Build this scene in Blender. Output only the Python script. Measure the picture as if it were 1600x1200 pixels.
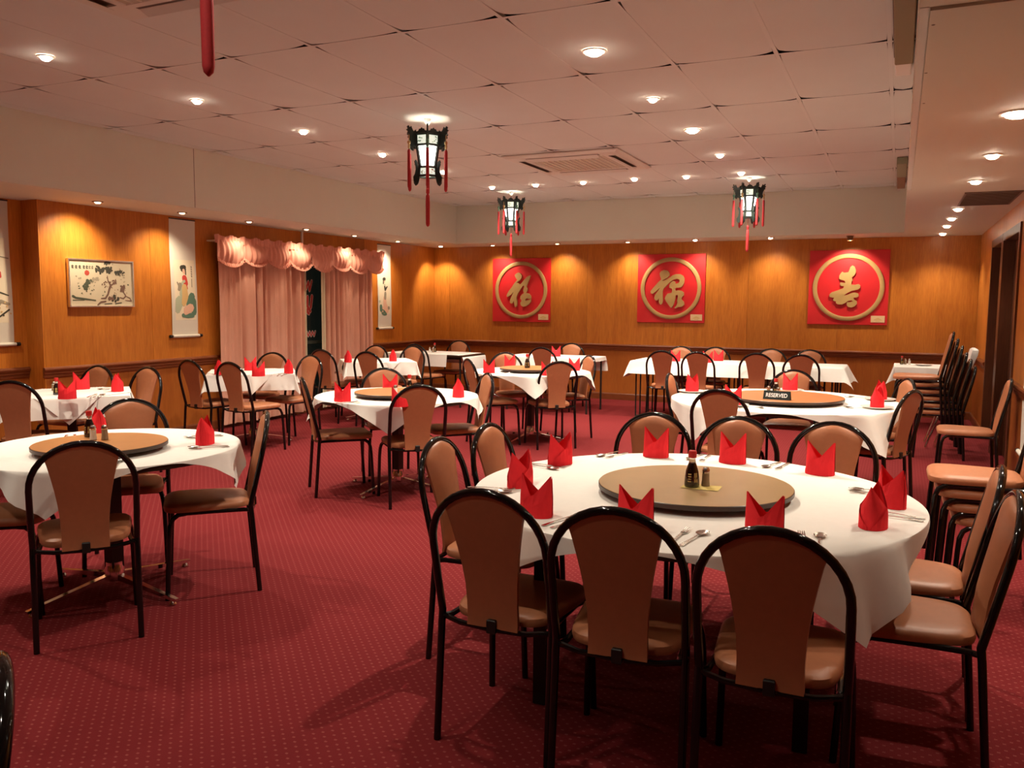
import bpy, bmesh, math, random
from mathutils import Vector, Matrix
random.seed(7)
for o in list(bpy.data.objects):
    bpy.data.objects.remove(o)
SC = bpy.context.scene
COL = SC.collection
PI = math.pi
R = math.radians

# ------------------------------------------------------------------ camera, world, exposure, lights
cd = bpy.data.cameras.new('camera')
cam = bpy.data.objects.new('camera', cd)
COL.objects.link(cam)
cd.sensor_width = 36.0
cd.lens = 36.0 * 1307.435 / 1600.0
cd.clip_start = 0.05
_r = Vector((0.9081, 0.4186, 0.0070)).normalized()
_w = Vector((-0.4160, 0.9041, -0.0977)).normalized()
_u = _r.cross(_w).normalized()
_r = _w.cross(_u).normalized()
cam.matrix_world = Matrix(((_r.x, _u.x, -_w.x, 0.0), (_r.y, _u.y, -_w.y, 0.0), (_r.z, _u.z, -_w.z, 1.4722), (0, 0, 0, 1)))
SC.camera = cam

wd = bpy.data.worlds.new('night')
SC.world = wd
wd.use_nodes = True
wd.node_tree.nodes['Background'].inputs[0].default_value = (0.012, 0.016, 0.012, 1)
wd.node_tree.nodes['Background'].inputs[1].default_value = 0.6
SC.view_settings.view_transform = 'Standard'
SC.view_settings.look = 'None'
SC.view_settings.gamma = 1.0
SC.view_settings.use_curve_mapping = False
SC.view_settings.exposure = 1.0

ZC, ZS = 2.9124, 2.3563           # ceiling height, bulkhead soffit height
XL, XR, YB, YF = -7.04, 0.90, 12.186, -2.6
XBL, XBR, YBB = -6.222, 0.0125, 11.446   # bulkhead faces
WARM = (1.0, 0.88, 0.71)
WARM2 = (1.0, 0.82, 0.58)


def spot(x, y, z, energy, ang=100, blend=0.6, aim=None, col=WARM, soft=0.03):
    l = bpy.data.lights.new('spot_beam', 'SPOT')
    l.energy = energy
    l.color = col
    l.spot_size = R(ang)
    l.spot_blend = blend
    l.shadow_soft_size = soft
    o = bpy.data.objects.new('spot_beam', l)
    COL.objects.link(o)
    o.location = (x, y, z)
    d = Vector(aim if aim else (0, 0, -1)).normalized()
    o.rotation_euler = d.to_track_quat('-Z', 'Y').to_euler()
    return o


# downlights: (x, y, kind, energy)
MAIN_LIGHTS = [(-4.70, 3.52, 1), (-4.70, 4.71, 1), (-4.70, 5.91, 1), (-4.70, 7.12, 1), (-4.69, 8.32, 1.2), (-4.74, 9.66, .8),
               (-4.15, 9.68, .8), (-3.53, 9.68, .8), (-2.88, 9.64, .8), (-2.28, 9.68, .8), (-1.66, 9.64, .8),
               (-1.657, 8.42, 1), (-1.640, 7.134, 1.7), (-1.655, 5.95, 1), (-1.665, 4.718, 1.8)]
REAR_LIGHTS = [(-4.70, 2.33, .7), (-4.70, 1.13, .35), (-4.70, -0.07, .25),
               (-1.66, 2.32, .42), (-1.66, 1.13, .25), (-1.66, -0.07, .25)]   # the room behind the camera is dimmer
RIGHT_LIGHTS = [(0.446, 4.51, 1.6), (0.452, 5.70, 1), (0.448, 6.83, 1), (0.446, 8.78, .6), (0.441, 9.71, .6), (0.438, 10.62, .6), (0.444, 11.73, .8)]
REAR_RIGHT = [(0.446, 3.30, .6), (0.446, 2.10, .12)]
WALL_LIGHTS = [(-5.80, 12.0 - .15, 'b'), (-4.72, 11.85, 'b'), (-3.62, 11.85, 'b'), (-2.63, 11.80, 'd'), (-1.61, 11.75, 'd'), (-0.62, 11.80, 'g'),
               (-6.66, 5.44, 'l'), (-6.66, 6.43, 'l'), (-6.68, 7.42, 'l'), (-6.70, 8.45, 'l'), (-6.72, 9.49, 'l'), (-6.74, 10.60, 'l'), (-6.70, 11.80, 'c'),
               (-6.66, 4.2, 'l'), (-6.66, 3.0, 'l')]
P_MAIN, P_RIGHT, P_WALL = 78.0, 32.0, 30.0
for x, y, k in MAIN_LIGHTS + REAR_LIGHTS:
    spot(x, y, ZC - 0.042, P_MAIN * k, 125, 0.8)
for x, y, k in RIGHT_LIGHTS + REAR_RIGHT:
    spot(x, y, ZS - 0.052, P_RIGHT * k, 120, 0.8)
for x, y, k in WALL_LIGHTS:
    z = ZS - 0.045
    if k == 'b':
        spot(x, y, z, P_WALL * .72, 104, 1.0, (0, 0.46, -1), WARM2)
    elif k == 'd':
        spot(x, y, z, P_WALL * .72, 104, 1.0, (0, 0.46, -1), WARM2)
    elif k == 'g':
        spot(x, y, z, P_WALL * 1.3, 105, 0.6, (0, 0.55, -1), WARM2)
    elif k == 'c':
        spot(x, y, z, P_WALL, 95, 0.6, (-0.2, 0.3, -1), WARM2)
    else:
        near_valance = 7.0 < y < 9.8
        spot(x, y, z, P_WALL * (0.42 if near_valance else (1.25 if 5 < y < 5.6 else .85)), 106, 1.0, (-0.22 if near_valance else (-0.62 if 5 < y < 5.6 else -0.45), 0, -1), WARM2)

# ------------------------------------------------------------------ materials


def lin(c):
    return tuple((v / 255.0 / 12.92) if v / 255.0 <= 0.04045 else ((v / 255.0 + 0.055) / 1.055) ** 2.4 for v in c)


def mat(name, rgb, rough=0.5, metal=0.0, spec=0.5, emit=None, estr=0.0, noise=0.0, nscale=8.0, bump=0.0, bscale=200.0, rand=0.0, coat=0.0, trans=0.0):
    m = bpy.data.materials.new(name)
    m.use_nodes = True
    nt = m.node_tree
    b = nt.nodes['Principled BSDF']
    b.inputs['Base Color'].default_value = (*rgb, 1)
    b.inputs['Roughness'].default_value = rough
    b.inputs['Metallic'].default_value = metal
    b.inputs['Specular IOR Level'].default_value = spec
    b.inputs['Coat Weight'].default_value = coat
    b.inputs['Transmission Weight'].default_value = trans
    if emit:
        b.inputs['Emission Color'].default_value = (*emit, 1)
        b.inputs['Emission Strength'].default_value = estr
    if noise or rand:
        tc = nt.nodes.new('ShaderNodeTexCoord')
        n = nt.nodes.new('ShaderNodeTexNoise')
        n.inputs['Scale'].default_value = nscale
        n.inputs['Detail'].default_value = 4
        nt.links.new(tc.outputs['Object'], n.inputs['Vector'])
        mr = nt.nodes.new('ShaderNodeMapRange')
        mr.inputs['To Min'].default_value = 1 - noise
        mr.inputs['To Max'].default_value = 1 + noise
        nt.links.new(n.outputs['Fac'], mr.inputs['Value'])
        hs = nt.nodes.new('ShaderNodeHueSaturation')
        hs.inputs['Color'].default_value = (*rgb, 1)
        if rand:
            oi = nt.nodes.new('ShaderNodeObjectInfo')
            mr2 = nt.nodes.new('ShaderNodeMapRange')
            mr2.inputs['To Min'].default_value = 1 - rand
            mr2.inputs['To Max'].default_value = 1 + rand
            nt.links.new(oi.outputs['Random'], mr2.inputs['Value'])
            mm = nt.nodes.new('ShaderNodeMath')
            mm.operation = 'MULTIPLY'
            nt.links.new(mr.outputs[0], mm.inputs[0])
            nt.links.new(mr2.outputs[0], mm.inputs[1])
            nt.links.new(mm.outputs[0], hs.inputs['Value'])
        else:
            nt.links.new(mr.outputs[0], hs.inputs['Value'])
        nt.links.new(hs.outputs[0], b.inputs['Base Color'])
    if bump:
        tc = nt.nodes.new('ShaderNodeTexCoord')
        n = nt.nodes.new('ShaderNodeTexNoise')
        n.inputs['Scale'].default_value = bscale
        n.inputs['Detail'].default_value = 3
        nt.links.new(tc.outputs['Object'], n.inputs['Vector'])
        bp = nt.nodes.new('ShaderNodeBump')
        bp.inputs['Strength'].default_value = bump
        bp.inputs['Distance'].default_value = 0.002
        nt.links.new(n.outputs['Fac'], bp.inputs['Height'])
        nt.links.new(bp.outputs[0], b.inputs['Normal'])
    return m


def wood(name, c1, c2, rough=0.38, vert=True, rand=0.10):
    m = bpy.data.materials.new(name)
    m.use_nodes = True
    nt = m.node_tree
    b = nt.nodes['Principled BSDF']
    b.inputs['Roughness'].default_value = rough
    b.inputs['Specular IOR Level'].default_value = 0.35
    tc = nt.nodes.new('ShaderNodeTexCoord')
    mp = nt.nodes.new('ShaderNodeMapping')
    mp.inputs['Scale'].default_value = (1, 1, 0.10) if vert else (0.15, 0.15, 1)
    oi = nt.nodes.new('ShaderNodeObjectInfo')
    ad = nt.nodes.new('ShaderNodeVectorMath')
    ad.operation = 'MULTIPLY_ADD'
    cb = nt.nodes.new('ShaderNodeCombineXYZ')
    for i in range(3):
        nt.links.new(oi.outputs['Random'], cb.inputs[i])
    nt.links.new(cb.outputs[0], ad.inputs[0])
    ad.inputs[1].default_value = (7, 7, 7)
    nt.links.new(tc.outputs['Object'], ad.inputs[2])
    nt.links.new(ad.outputs[0], mp.inputs['Vector'])
    n1 = nt.nodes.new('ShaderNodeTexNoise')
    n1.inputs['Scale'].default_value = 5.0
    n1.inputs['Detail'].default_value = 6
    n1.inputs['Distortion'].default_value = 1.2
    nt.links.new(mp.outputs[0], n1.inputs['Vector'])
    n2 = nt.nodes.new('ShaderNodeTexNoise')
    n2.inputs['Scale'].default_value = 75.0
    n2.inputs['Detail'].default_value = 3
    nt.links.new(mp.outputs[0], n2.inputs['Vector'])
    mx = nt.nodes.new('ShaderNodeMath')
    mx.operation = 'MULTIPLY_ADD'
    mx.inputs[1].default_value = 0.55
    nt.links.new(n2.outputs['Fac'], mx.inputs[0])
    sc = nt.nodes.new('ShaderNodeMath')
    sc.operation = 'MULTIPLY'
    sc.inputs[1].default_value = 0.5
    nt.links.new(n1.outputs['Fac'], sc.inputs[0])
    nt.links.new(sc.outputs[0], mx.inputs[2])
    rp = nt.nodes.new('ShaderNodeValToRGB')
    rp.color_ramp.elements[0].position = 0.36
    rp.color_ramp.elements[0].color = (*c1, 1)
    rp.color_ramp.elements[1].position = 0.68
    rp.color_ramp.elements[1].color = (*c2, 1)
    nt.links.new(mx.outputs[0], rp.inputs[0])
    hs = nt.nodes.new('ShaderNodeHueSaturation')
    mr = nt.nodes.new('ShaderNodeMapRange')
    mr.inputs['To Min'].default_value = 1 - rand
    mr.inputs['To Max'].default_value = 1 + rand
    nt.links.new(oi.outputs['Random'], mr.inputs['Value'])
    nt.links.new(mr.outputs[0], hs.inputs['Value'])
    nt.links.new(rp.outputs[0], hs.inputs['Color'])
    nt.links.new(hs.outputs[0], b.inputs['Base Color'])
    return m


def carpet_mat():
    m = bpy.data.materials.new('carpet')
    m.use_nodes = True
    nt = m.node_tree
    b = nt.nodes['Principled BSDF']
    b.inputs['Roughness'].default_value = 0.95
    b.inputs['Specular IOR Level'].default_value = 0.1
    tc = nt.nodes.new('ShaderNodeTexCoord')
    sx = nt.nodes.new('ShaderNodeSeparateXYZ')
    nt.links.new(tc.outputs['Object'], sx.inputs[0])

    def M(op, a, bb=None):
        n = nt.nodes.new('ShaderNodeMath')
        n.operation = op
        for i, v in enumerate((a, bb)):
            if v is None:
                continue
            if isinstance(v, (int, float)):
                n.inputs[i].default_value = v
            else:
                nt.links.new(v, n.inputs[i])
        return n.outputs[0]
    v = M('DIVIDE', sx.outputs['Y'], 0.023)
    row = M('FLOOR', v)
    odd = M('MULTIPLY', M('FLOORED_MODULO', row, 2.0), 0.5)
    u = M('ADD', M('DIVIDE', sx.outputs['X'], 0.046), odd)
    fx = M('ABSOLUTE', M('SUBTRACT', M('FRACT', u), 0.5))
    fy = M('ABSOLUTE', M('SUBTRACT', M('FRACT', v), 0.5))
    mask = M('MULTIPLY', M('LESS_THAN', fx, 0.11), M('LESS_THAN', fy, 0.17))
    n = nt.nodes.new('ShaderNodeTexNoise')
    n.inputs['Scale'].default_value = 420
    nt.links.new(tc.outputs['Object'], n.inputs['Vector'])
    n2 = nt.nodes.new('ShaderNodeTexNoise')
    n2.inputs['Scale'].default_value = 1.6
    nt.links.new(tc.outputs['Object'], n2.inputs['Vector'])
    base = nt.nodes.new('ShaderNodeMix')
    base.data_type = 'RGBA'
    base.inputs['A'].default_value = (0.128, 0.0115, 0.014, 1)
    base.inputs['B'].default_value = (0.190, 0.019, 0.021, 1)
    f = M('ADD', M('MULTIPLY', n.outputs['Fac'], 0.6), M('MULTIPLY', n2.outputs['Fac'], 0.4))
    nt.links.new(f, base.inputs['Factor'])
    mx = nt.nodes.new('ShaderNodeMix')
    mx.data_type = 'RGBA'
    nt.links.new(M('MULTIPLY', mask, M('MULTIPLY', n.outputs['Fac'], 0.95)), mx.inputs['Factor'])
    nt.links.new(base.outputs['Result'], mx.inputs['A'])
    mx.inputs['B'].default_value = (0.32, 0.10, 0.085, 1)
    nt.links.new(mx.outputs['Result'], b.inputs['Base Color'])
    bp = nt.nodes.new('ShaderNodeBump')
    bp.inputs['Strength'].default_value = 0.4
    bp.inputs['Distance'].default_value = 0.003
    nt.links.new(n.outputs['Fac'], bp.inputs['Height'])
    nt.links.new(bp.outputs[0], b.inputs['Normal'])
    return m


def glass_mat(name, tint, alpha):
    m = bpy.data.materials.new(name)
    m.use_nodes = True
    nt = m.node_tree
    b = nt.nodes['Principled BSDF']
    b.inputs['Base Color'].default_value = (*tint, 1)
    b.inputs['Roughness'].default_value = 0.05
    b.inputs['Alpha'].default_value = alpha
    return m


M = dict(
    ceil=mat('ceiling_board', (0.645, 0.645, 0.62), 0.9, noise=0.04, nscale=3, bump=0.25, bscale=260),
    bar=mat('ceiling_bar', (0.645, 0.645, 0.62), 0.6),
    plenum=mat('dark_void', (0.01, 0.008, 0.006), 1.0),
    plaster=mat('plaster', (0.66, 0.63, 0.53), 0.8, noise=0.03, nscale=1.5),
    soffit=mat('soffit_paint', (0.61, 0.57, 0.49), 0.7, noise=0.03, nscale=1.5),
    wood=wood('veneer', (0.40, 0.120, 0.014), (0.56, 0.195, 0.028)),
    wood_shaded=wood('veneer_shaded', (0.29, 0.080, 0.014), (0.38, 0.115, 0.020)),  # same veneer below the dado rail, with its shade put into the colour
    rail=wood('rail_timber', (0.14, 0.035, 0.012), (0.21, 0.060, 0.020), 0.3, False),
    door=wood('door_timber', (0.07, 0.022, 0.010), (0.11, 0.035, 0.015), 0.35),
    carpet=carpet_mat(),
    vinyl=mat('tan_vinyl', (0.42, 0.162, 0.076), 0.42, noise=0.10, nscale=40, bump=0.15, bscale=500, spec=0.4),
    black=mat('black_enamel', (0.005, 0.005, 0.005), 0.075, spec=0.5),
    blackm=mat('matt_black', (0.010, 0.009, 0.008), 0.5),
    cloth=mat('white_cloth', (0.82, 0.80, 0.75), 0.92, noise=0.03, nscale=30, bump=0.2, bscale=600, spec=0.15),
    napkin=mat('red_napkin', (0.84, 0.030, 0.040), 0.85, noise=0.05, nscale=60, spec=0.15),
    chrome=mat('chrome', (0.75, 0.72, 0.68), 0.15, 1.0),
    steel=mat('steel', (0.62, 0.60, 0.56), 0.22, 1.0),
    laminate=mat('tan_laminate', (0.46, 0.20, 0.060), 0.35, noise=0.10, nscale=12, spec=0.5),
    laminate_grey=mat('grey_reflection_laminate', (0.40, 0.27, 0.13), 0.28, noise=0.12, nscale=9, spec=0.6),  # tan laminate with a greyish reflection put into its colour
    laminate_brown=mat('brown_laminate', (0.40, 0.155, 0.055), 0.35, noise=0.10, nscale=12, spec=0.5),
    edge=mat('dark_edge', (0.035, 0.018, 0.010), 0.4),
    ply=mat('plywood', (0.22, 0.12, 0.05), 0.7),
    soy=mat('soy_sauce', (0.008, 0.004, 0.003), 0.08, spec=0.7, coat=0.6),
    clear=mat('clear_glass', (0.80, 0.76, 0.70), 0.08, spec=0.6, trans=0.85),
    redcap=mat('red_cap', (0.55, 0.02, 0.02), 0.35),
    gold=mat('gold_paint', (0.40, 0.255, 0.095), 0.55, 0.0, noise=0.10, nscale=14, bump=0.3, bscale=120),
    goldlabel=mat('gold_print', (0.55, 0.40, 0.14), 0.5),
    plaque=mat('red_board', (0.56, 0.010, 0.016), 0.5, noise=0.06, nscale=2.5),
    plate=mat('white_china', (0.80, 0.78, 0.74), 0.15, spec=0.6),
    salt=mat('salt', (0.75, 0.72, 0.66), 0.7),
    pepper=mat('pepper', (0.30, 0.22, 0.14), 0.8),
    yellow=mat('yellow_paper', (0.62, 0.47, 0.14), 0.8),
    sign=mat('sign_black', (0.006, 0.010, 0.008), 0.6, spec=0.2),
    white=mat('white_print', (0.80, 0.80, 0.78), 0.6),
    whiteplastic=mat('white_plastic', (0.78, 0.76, 0.72), 0.35),
    curtain=mat('salmon_curtain', (0.70, 0.37, 0.27), 0.85, noise=0.08, nscale=6, spec=0.2),
    valance=mat('salmon_valance', (0.68, 0.30, 0.22), 0.75, noise=0.08, nscale=10, spec=0.25),
    lining=mat('cream_lining', (0.62, 0.52, 0.36), 0.85),
    paper=mat('scroll_paper', (0.66, 0.62, 0.54), 0.85, noise=0.03, nscale=5),
    aged=mat('aged_paper', (0.50, 0.43, 0.31), 0.85, noise=0.04, nscale=5),
    silk=mat('scroll_silk', (0.76, 0.68, 0.52), 0.85, noise=0.03, nscale=5),
    ink=mat('ink', (0.045, 0.042, 0.030), 0.8),
    inkgrey=mat('ink_wash', (0.30, 0.26, 0.19), 0.8),
    inkgreen=mat('ink_green', (0.055, 0.065, 0.040), 0.8),
    inkbrown=mat('ink_brown', (0.14, 0.075, 0.055), 0.8),
    ptgreen=mat('paint_green', (0.10, 0.20, 0.14), 0.8),
    ptpale=mat('paint_pale_green', (0.42, 0.47, 0.34), 0.8),
    ptred=mat('paint_red', (0.55, 0.05, 0.04), 0.8),
    sunred=mat('sun_red', (0.36, 0.045, 0.030), 0.8),
    ptpink=mat('paint_pink', (0.72, 0.45, 0.33), 0.8),
    ptgold=mat('paint_ochre', (0.62, 0.42, 0.18), 0.8),
    silver=mat('silver_frame', (0.78, 0.74, 0.68), 0.38, 1.0),
    bronze=mat('bronze_fitting', (0.16, 0.085, 0.045), 0.35, 0.8),
    ringwhite=mat('white_fitting', (0.70, 0.64, 0.56), 0.4),
    bulb=mat('lamp_bulb', (1, 0.9, 0.8), 0.4, emit=(1.0, 0.86, 0.66), estr=28.0),
    bulbdim=mat('lamp_dim', (1, 0.8, 0.6), 0.4, emit=(1.0, 0.72, 0.42), estr=3.0),
    lantern=mat('lantern_wood', (0.012, 0.020, 0.016), 0.4, spec=0.4, noise=0.3, nscale=60),
    jade=mat('jade_bead', (0.10, 0.26, 0.16), 0.35),
    pane=mat('lantern_pane', (0.9, 0.9, 0.85), 0.6, emit=(1.0, 0.96, 0.86), estr=5.0),
    panedim=mat('lantern_painted_pane', (0.8, 0.85, 0.75), 0.6, emit=(0.84, 0.92, 0.74), estr=0.42),
    tassel=mat('red_tassel', (0.42, 0.018, 0.022), 0.8, noise=0.2, nscale=120),
    brass=mat('brass', (0.60, 0.42, 0.20), 0.3, 0.9),
    cream=mat('cream_plate', (0.70, 0.52, 0.30), 0.5),
    olive=mat('olive_grille', (0.22, 0.16, 0.075), 0.6),
    teal=mat('pale_teal', (0.28, 0.30, 0.20), 0.6),
    tanwood=mat('brown_grille', (0.25, 0.12, 0.065), 0.6),
    ventdark=mat('vent_grey', (0.16, 0.11, 0.085), 0.6),
    acpanel=mat('ac_panel', (0.62, 0.58, 0.53), 0.5),
    acgrille=mat('ac_grille', (0.46, 0.41, 0.33), 0.6),
    glass=glass_mat('night_glass', (0.010, 0.016, 0.013), 0.55),
    frame=mat('window_frame', (0.05, 0.055, 0.04), 0.5),
    pink=mat('letter_outline', (0.62, 0.52, 0.46), 0.7),
    letter=mat('letter_red', (0.50, 0.03, 0.03), 0.6),
)
for k in ('bulb', 'bulbdim', 'pane', 'panedim'):
    M[k].cycles.emission_sampling = 'NONE'

# ------------------------------------------------------------------ mesh helpers


class MB:
    def __init__(s):
        s.v, s.f, s.m = [], [], []

    def add(s, vs, fs, mi=0):
        n = len(s.v)
        s.v += [tuple(p) for p in vs]
        s.f += [tuple(n + i for i in q) for q in fs]
        s.m += [mi] * len(fs)

    def box(s, x0, x1, y0, y1, z0, z1, mi=0):
        vs = [(x, y, z) for z in (z0, z1) for y in (y0, y1) for x in (x0, x1)]
        s.add(vs, [(0, 2, 3, 1), (4, 5, 7, 6), (0, 1, 5, 4), (1, 3, 7, 5), (3, 2, 6, 7), (2, 0, 4, 6)], mi)
        return s

    def bbox(s, x0, x1, y0, y1, z0, z1, b=0.004, mi=0):      # chamfered box
        prof = [(z0, b), (z0 + b, 0), (z1 - b, 0), (z1, b)]
        rings = []
        for z, i in prof:
            a0, a1, c0, c1 = x0 + i, x1 - i, y0 + i, y1 - i
            rings.append([(a0, c0, z), (a1, c0, z), (a1, c1, z), (a0, c1, z)])
        s.loft(rings, True, mi)
        return s

    def loft(s, rings, caps=True, mi=0, closed=True):
        n = len(rings[0])
        vs = [p for r in rings for p in r]
        fs = []
        for k in range(len(rings) - 1):
            for i in range(n if closed else n - 1):
                j = (i + 1) % n
                fs.append((k * n + i, k * n + j, (k + 1) * n + j, (k + 1) * n + i))
        if caps:
            fs.append(tuple(reversed(range(n))))
            fs.append(tuple((len(rings) - 1) * n + i for i in range(n)))
        s.add(vs, fs, mi)
        return s

    def lathe(s, prof, n=20, c=(0, 0, 0), mi=0, caps=True):
        rings = [[(c[0] + r * math.cos(2 * PI * i / n), c[1] + r * math.sin(2 * PI * i / n), c[2] + z) for i in range(n)] for r, z in prof]
        return s.loft(rings, caps, mi)

    def tube(s, pts, rad, n=8, mi=0, caps=True):
        pts = [Vector(p) for p in pts]
        rr = rad if isinstance(rad, (list, tuple)) else [rad] * len(pts)
        t0 = (pts[1] - pts[0]).normalized()
        up = Vector((0, 0, 1)) if abs(t0.z) < 0.9 else Vector((1, 0, 0))
        nn = (up - t0 * up.dot(t0)).normalized()
        rings = []
        for i, p in enumerate(pts):
            if i == 0:
                t = t0
            elif i == len(pts) - 1:
                t = (pts[i] - pts[i - 1]).normalized()
            else:
                t = ((pts[i + 1] - p).normalized() + (p - pts[i - 1]).normalized()).normalized()
            nn = (nn - t * nn.dot(t)).normalized()
            bb = t.cross(nn)
            rings.append([p + (nn * math.cos(2 * PI * k / n) + bb * math.sin(2 * PI * k / n)) * rr[i] for k in range(n)])
        return s.loft(rings, caps, mi)

    def prism(s, poly, d0, d1, fn, mi=0):                     # poly of (u,v) extruded along depth through fn(u,v,d)
        n = len(poly)
        vs = [fn(u, v, d0) for u, v in poly] + [fn(u, v, d1) for u, v in poly]
        fs = [tuple(range(n)), tuple(reversed(range(n, 2 * n)))]
        for i in range(n):
            j = (i + 1) % n
            fs.append((i, n + i, n + j, j))
        s.add(vs, fs, mi)
        return s

    def stroke(s, pts, d0, d1, fn, mi=0, n=10):               # brush stroke: (u,v,r) points
        # every piece lies a hair higher than the one before, so that none share a plane
        for (u, v, r) in pts:
            s.hair = getattr(s, 'hair', 0) + 1
            s.prism([(u + r * math.cos(2 * PI * i / n), v + r * math.sin(2 * PI * i / n)) for i in range(n)], d0, d1 + .00003 * (s.hair % 40), fn, mi)
        for (a, b, r), (c, d, q) in zip(pts, pts[1:]):
            s.hair += 1
            L = math.hypot(c - a, d - b) or 1e-6
            nx, ny = -(d - b) / L, (c - a) / L
            s.prism([(a + nx * r, b + ny * r), (a - nx * r, b - ny * r), (c - nx * q, d - ny * q), (c + nx * q, d + ny * q)], d0, d1 + .00003 * (s.hair % 40), fn, mi)
        return s

    def grid(s, fn, nu, nv, mi=0):
        vs = [fn(i / nu, j / nv) for j in range(nv + 1) for i in range(nu + 1)]
        fs = [(j * (nu + 1) + i, j * (nu + 1) + i + 1, (j + 1) * (nu + 1) + i + 1, (j + 1) * (nu + 1) + i) for j in range(nv) for i in range(nu)]
        s.add(vs, fs, mi)
        return s

    def mesh(s, name, mats, smooth=False):
        me = bpy.data.meshes.new(name)
        me.from_pydata(s.v, [], s.f)
        for m in (mats if isinstance(mats, (list, tuple)) else [mats]):
            me.materials.append(m)
        me.polygons.foreach_set('material_index', s.m)
        bm_ = bmesh.new()
        bm_.from_mesh(me)
        if any(not e.is_boundary for e in bm_.edges):
            bmesh.ops.recalc_face_normals(bm_, faces=bm_.faces)
        bm_.to_mesh(me)
        bm_.free()
        if smooth:
            me.shade_smooth()
            if smooth != 'all':
                me.set_sharp_from_angle(angle=R(40))
        me.update()
        return me

    def build(s, name, mats, parent=None, smooth=False, loc=None):
        o = bpy.data.objects.new(name, s.mesh(name, mats, smooth))
        COL.objects.link(o)
        if name in ('print', 'label_print', 'grille_bars'):
            o['kind'] = 'stuff'
        if parent:
            o.parent = parent
        if loc:
            o.location = loc
        return o


def tag(o, label=None, cat=None, group=None, kind=None):
    if label:
        o['label'] = label
    if cat:
        o['category'] = cat
    if group:
        o['group'] = group
    if kind:
        o['kind'] = kind
    return o


def thing(name, label, cat, loc=(0, 0, 0), rz=0.0, group=None):
    o = bpy.data.objects.new(name, None)
    o.empty_display_size = 0.1
    COL.objects.link(o)
    o.location = loc
    o.rotation_euler = (0, 0, rz)
    return tag(o, label, cat, group)


def dup(root, loc, rz=0.0, label=None, group=None):
    r = root.copy()
    COL.objects.link(r)
    r.location = loc
    r.rotation_euler = (0, 0, rz)
    if label:
        r['label'] = label
    if group:
        r['group'] = group
    for ch in list(root.children):
        c = ch.copy()
        COL.objects.link(c)
        c.parent = r
        for g in list(ch.children):
            d = g.copy()
            COL.objects.link(d)
            d.parent = c
    return r


def struct(o):
    o['kind'] = 'structure'
    return o


# ------------------------------------------------------------------ floor, ceiling
b = MB()
b.grid(lambda u, v: (-7.5 + 8.6 * u, -2.7 + 15.0 * v, 0.0), 4, 4)
struct(b.build('floor', M['carpet']))

b = MB()
b.box(-7.5, 1.1, -2.7, 12.4, ZC + 0.10, ZC + 0.14)
ceil = struct(b.build('ceiling', M['plenum']))
GX0, GY0 = -2.5164, 4.0043
gx = [GX0 + 0.6 * k for k in range(-7, 6)]
gx = [XBL] + [x for x in gx if XBL + 0.05 < x < XBR - 0.02] + [XBR]
gy = [GY0 + 1.2 * k for k in range(-6, 8)]
gy = [YF] + [y for y in gy if YF + .05 < y < YBB - 0.02] + [YBB]
# cassette positions (tiles are left out there)
AC1 = (-3.66, -2.46, 7.66, 8.84)
AC2 = (-3.66, -2.46, 2.05, 3.23)
hw = 0.012
bb = MB()
for x in gx[1:-1]:
    bb.box(x - hw, x + hw, YF, YBB, ZC + .0018, ZC + 0.0026)
    bb.box(x - 0.001, x + 0.001, YF, YBB, ZC + 0.0026, ZC + 0.03)
for y in gy[1:-1]:
    bb.box(XBL, XBR, y - hw, y + hw, ZC + 0.0014, ZC + 0.0022)
bb.build('ceiling_bar', M['bar'], ceil)


def tile_mesh(x0, x1, y0, y1, seed):
    rnd = random.Random(seed)
    t = MB()
    cx = [rnd.uniform(0.5, 1.2) for _ in range(4)]
    nu, nv = 8, 12
    wx, wy = x1 - x0, y1 - y0

    def fn(u, v):
        x, y = x0 + wx * u, y0 + wy * v
        z = ZC + 0.003
        dx, dy = min(x - x0, x1 - x), min(y - y0, y1 - y)
        ci = (0 if u < .5 else 1) + (0 if v < .5 else 2)
        d = max(0.0, 1 - math.hypot(dx, dy) / 0.155)
        z += 0.011 * cx[ci] * d * d
        # the sheet pulls back from the bar towards its corners
        pull = 0.0075 * cx[ci] * d ** 1.5
        ex = 0.0002 + pull if dx < 1e-6 else 0
        ey = 0.0002 + pull if dy < 1e-6 else 0
        x += ex if u < .5 else -ex
        y += ey if v < .5 else -ey
        return (x, y, z)
    us = [0, .07, .15, .26, .5, .74, .85, .93, 1]
    vs = [0, .035, .07, .13, .3, .5, .7, .87, .93, .965, 1]
    pv = [fn(u, v) for v in vs for u in us]
    n = len(us)
    fs = [(j * n + i, (j + 1) * n + i, (j + 1) * n + i + 1, j * n + i + 1) for j in range(len(vs) - 1) for i in range(n - 1)]
    t.add(pv, fs)
    return t


k = 0
for i in range(len(gx) - 1):
    for j in range(len(gy) - 1):
        x0, x1, y0, y1 = gx[i] + (hw if i else 0), gx[i + 1] - (hw if i < len(gx) - 2 else 0), gy[j] + hw, gy[j + 1] - hw
        skip = False
        for a in (AC1, AC2):
            if a[0] - .05 <= gx[i] and gx[i + 1] <= a[1] + .05 and abs((y0 + y1) / 2 - (a[2] + a[3]) / 2) < .3:
                skip = True
        k += 1
        if y1 < 1.0:
            MB().box(x0, x1, y0, y1, ZC + .003, ZC + .006).build('tile', M['ceil'], ceil)
        else:
            tile_mesh(x0, x1, y0, y1, k).build('tile', M['ceil'], ceil, True)

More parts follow.
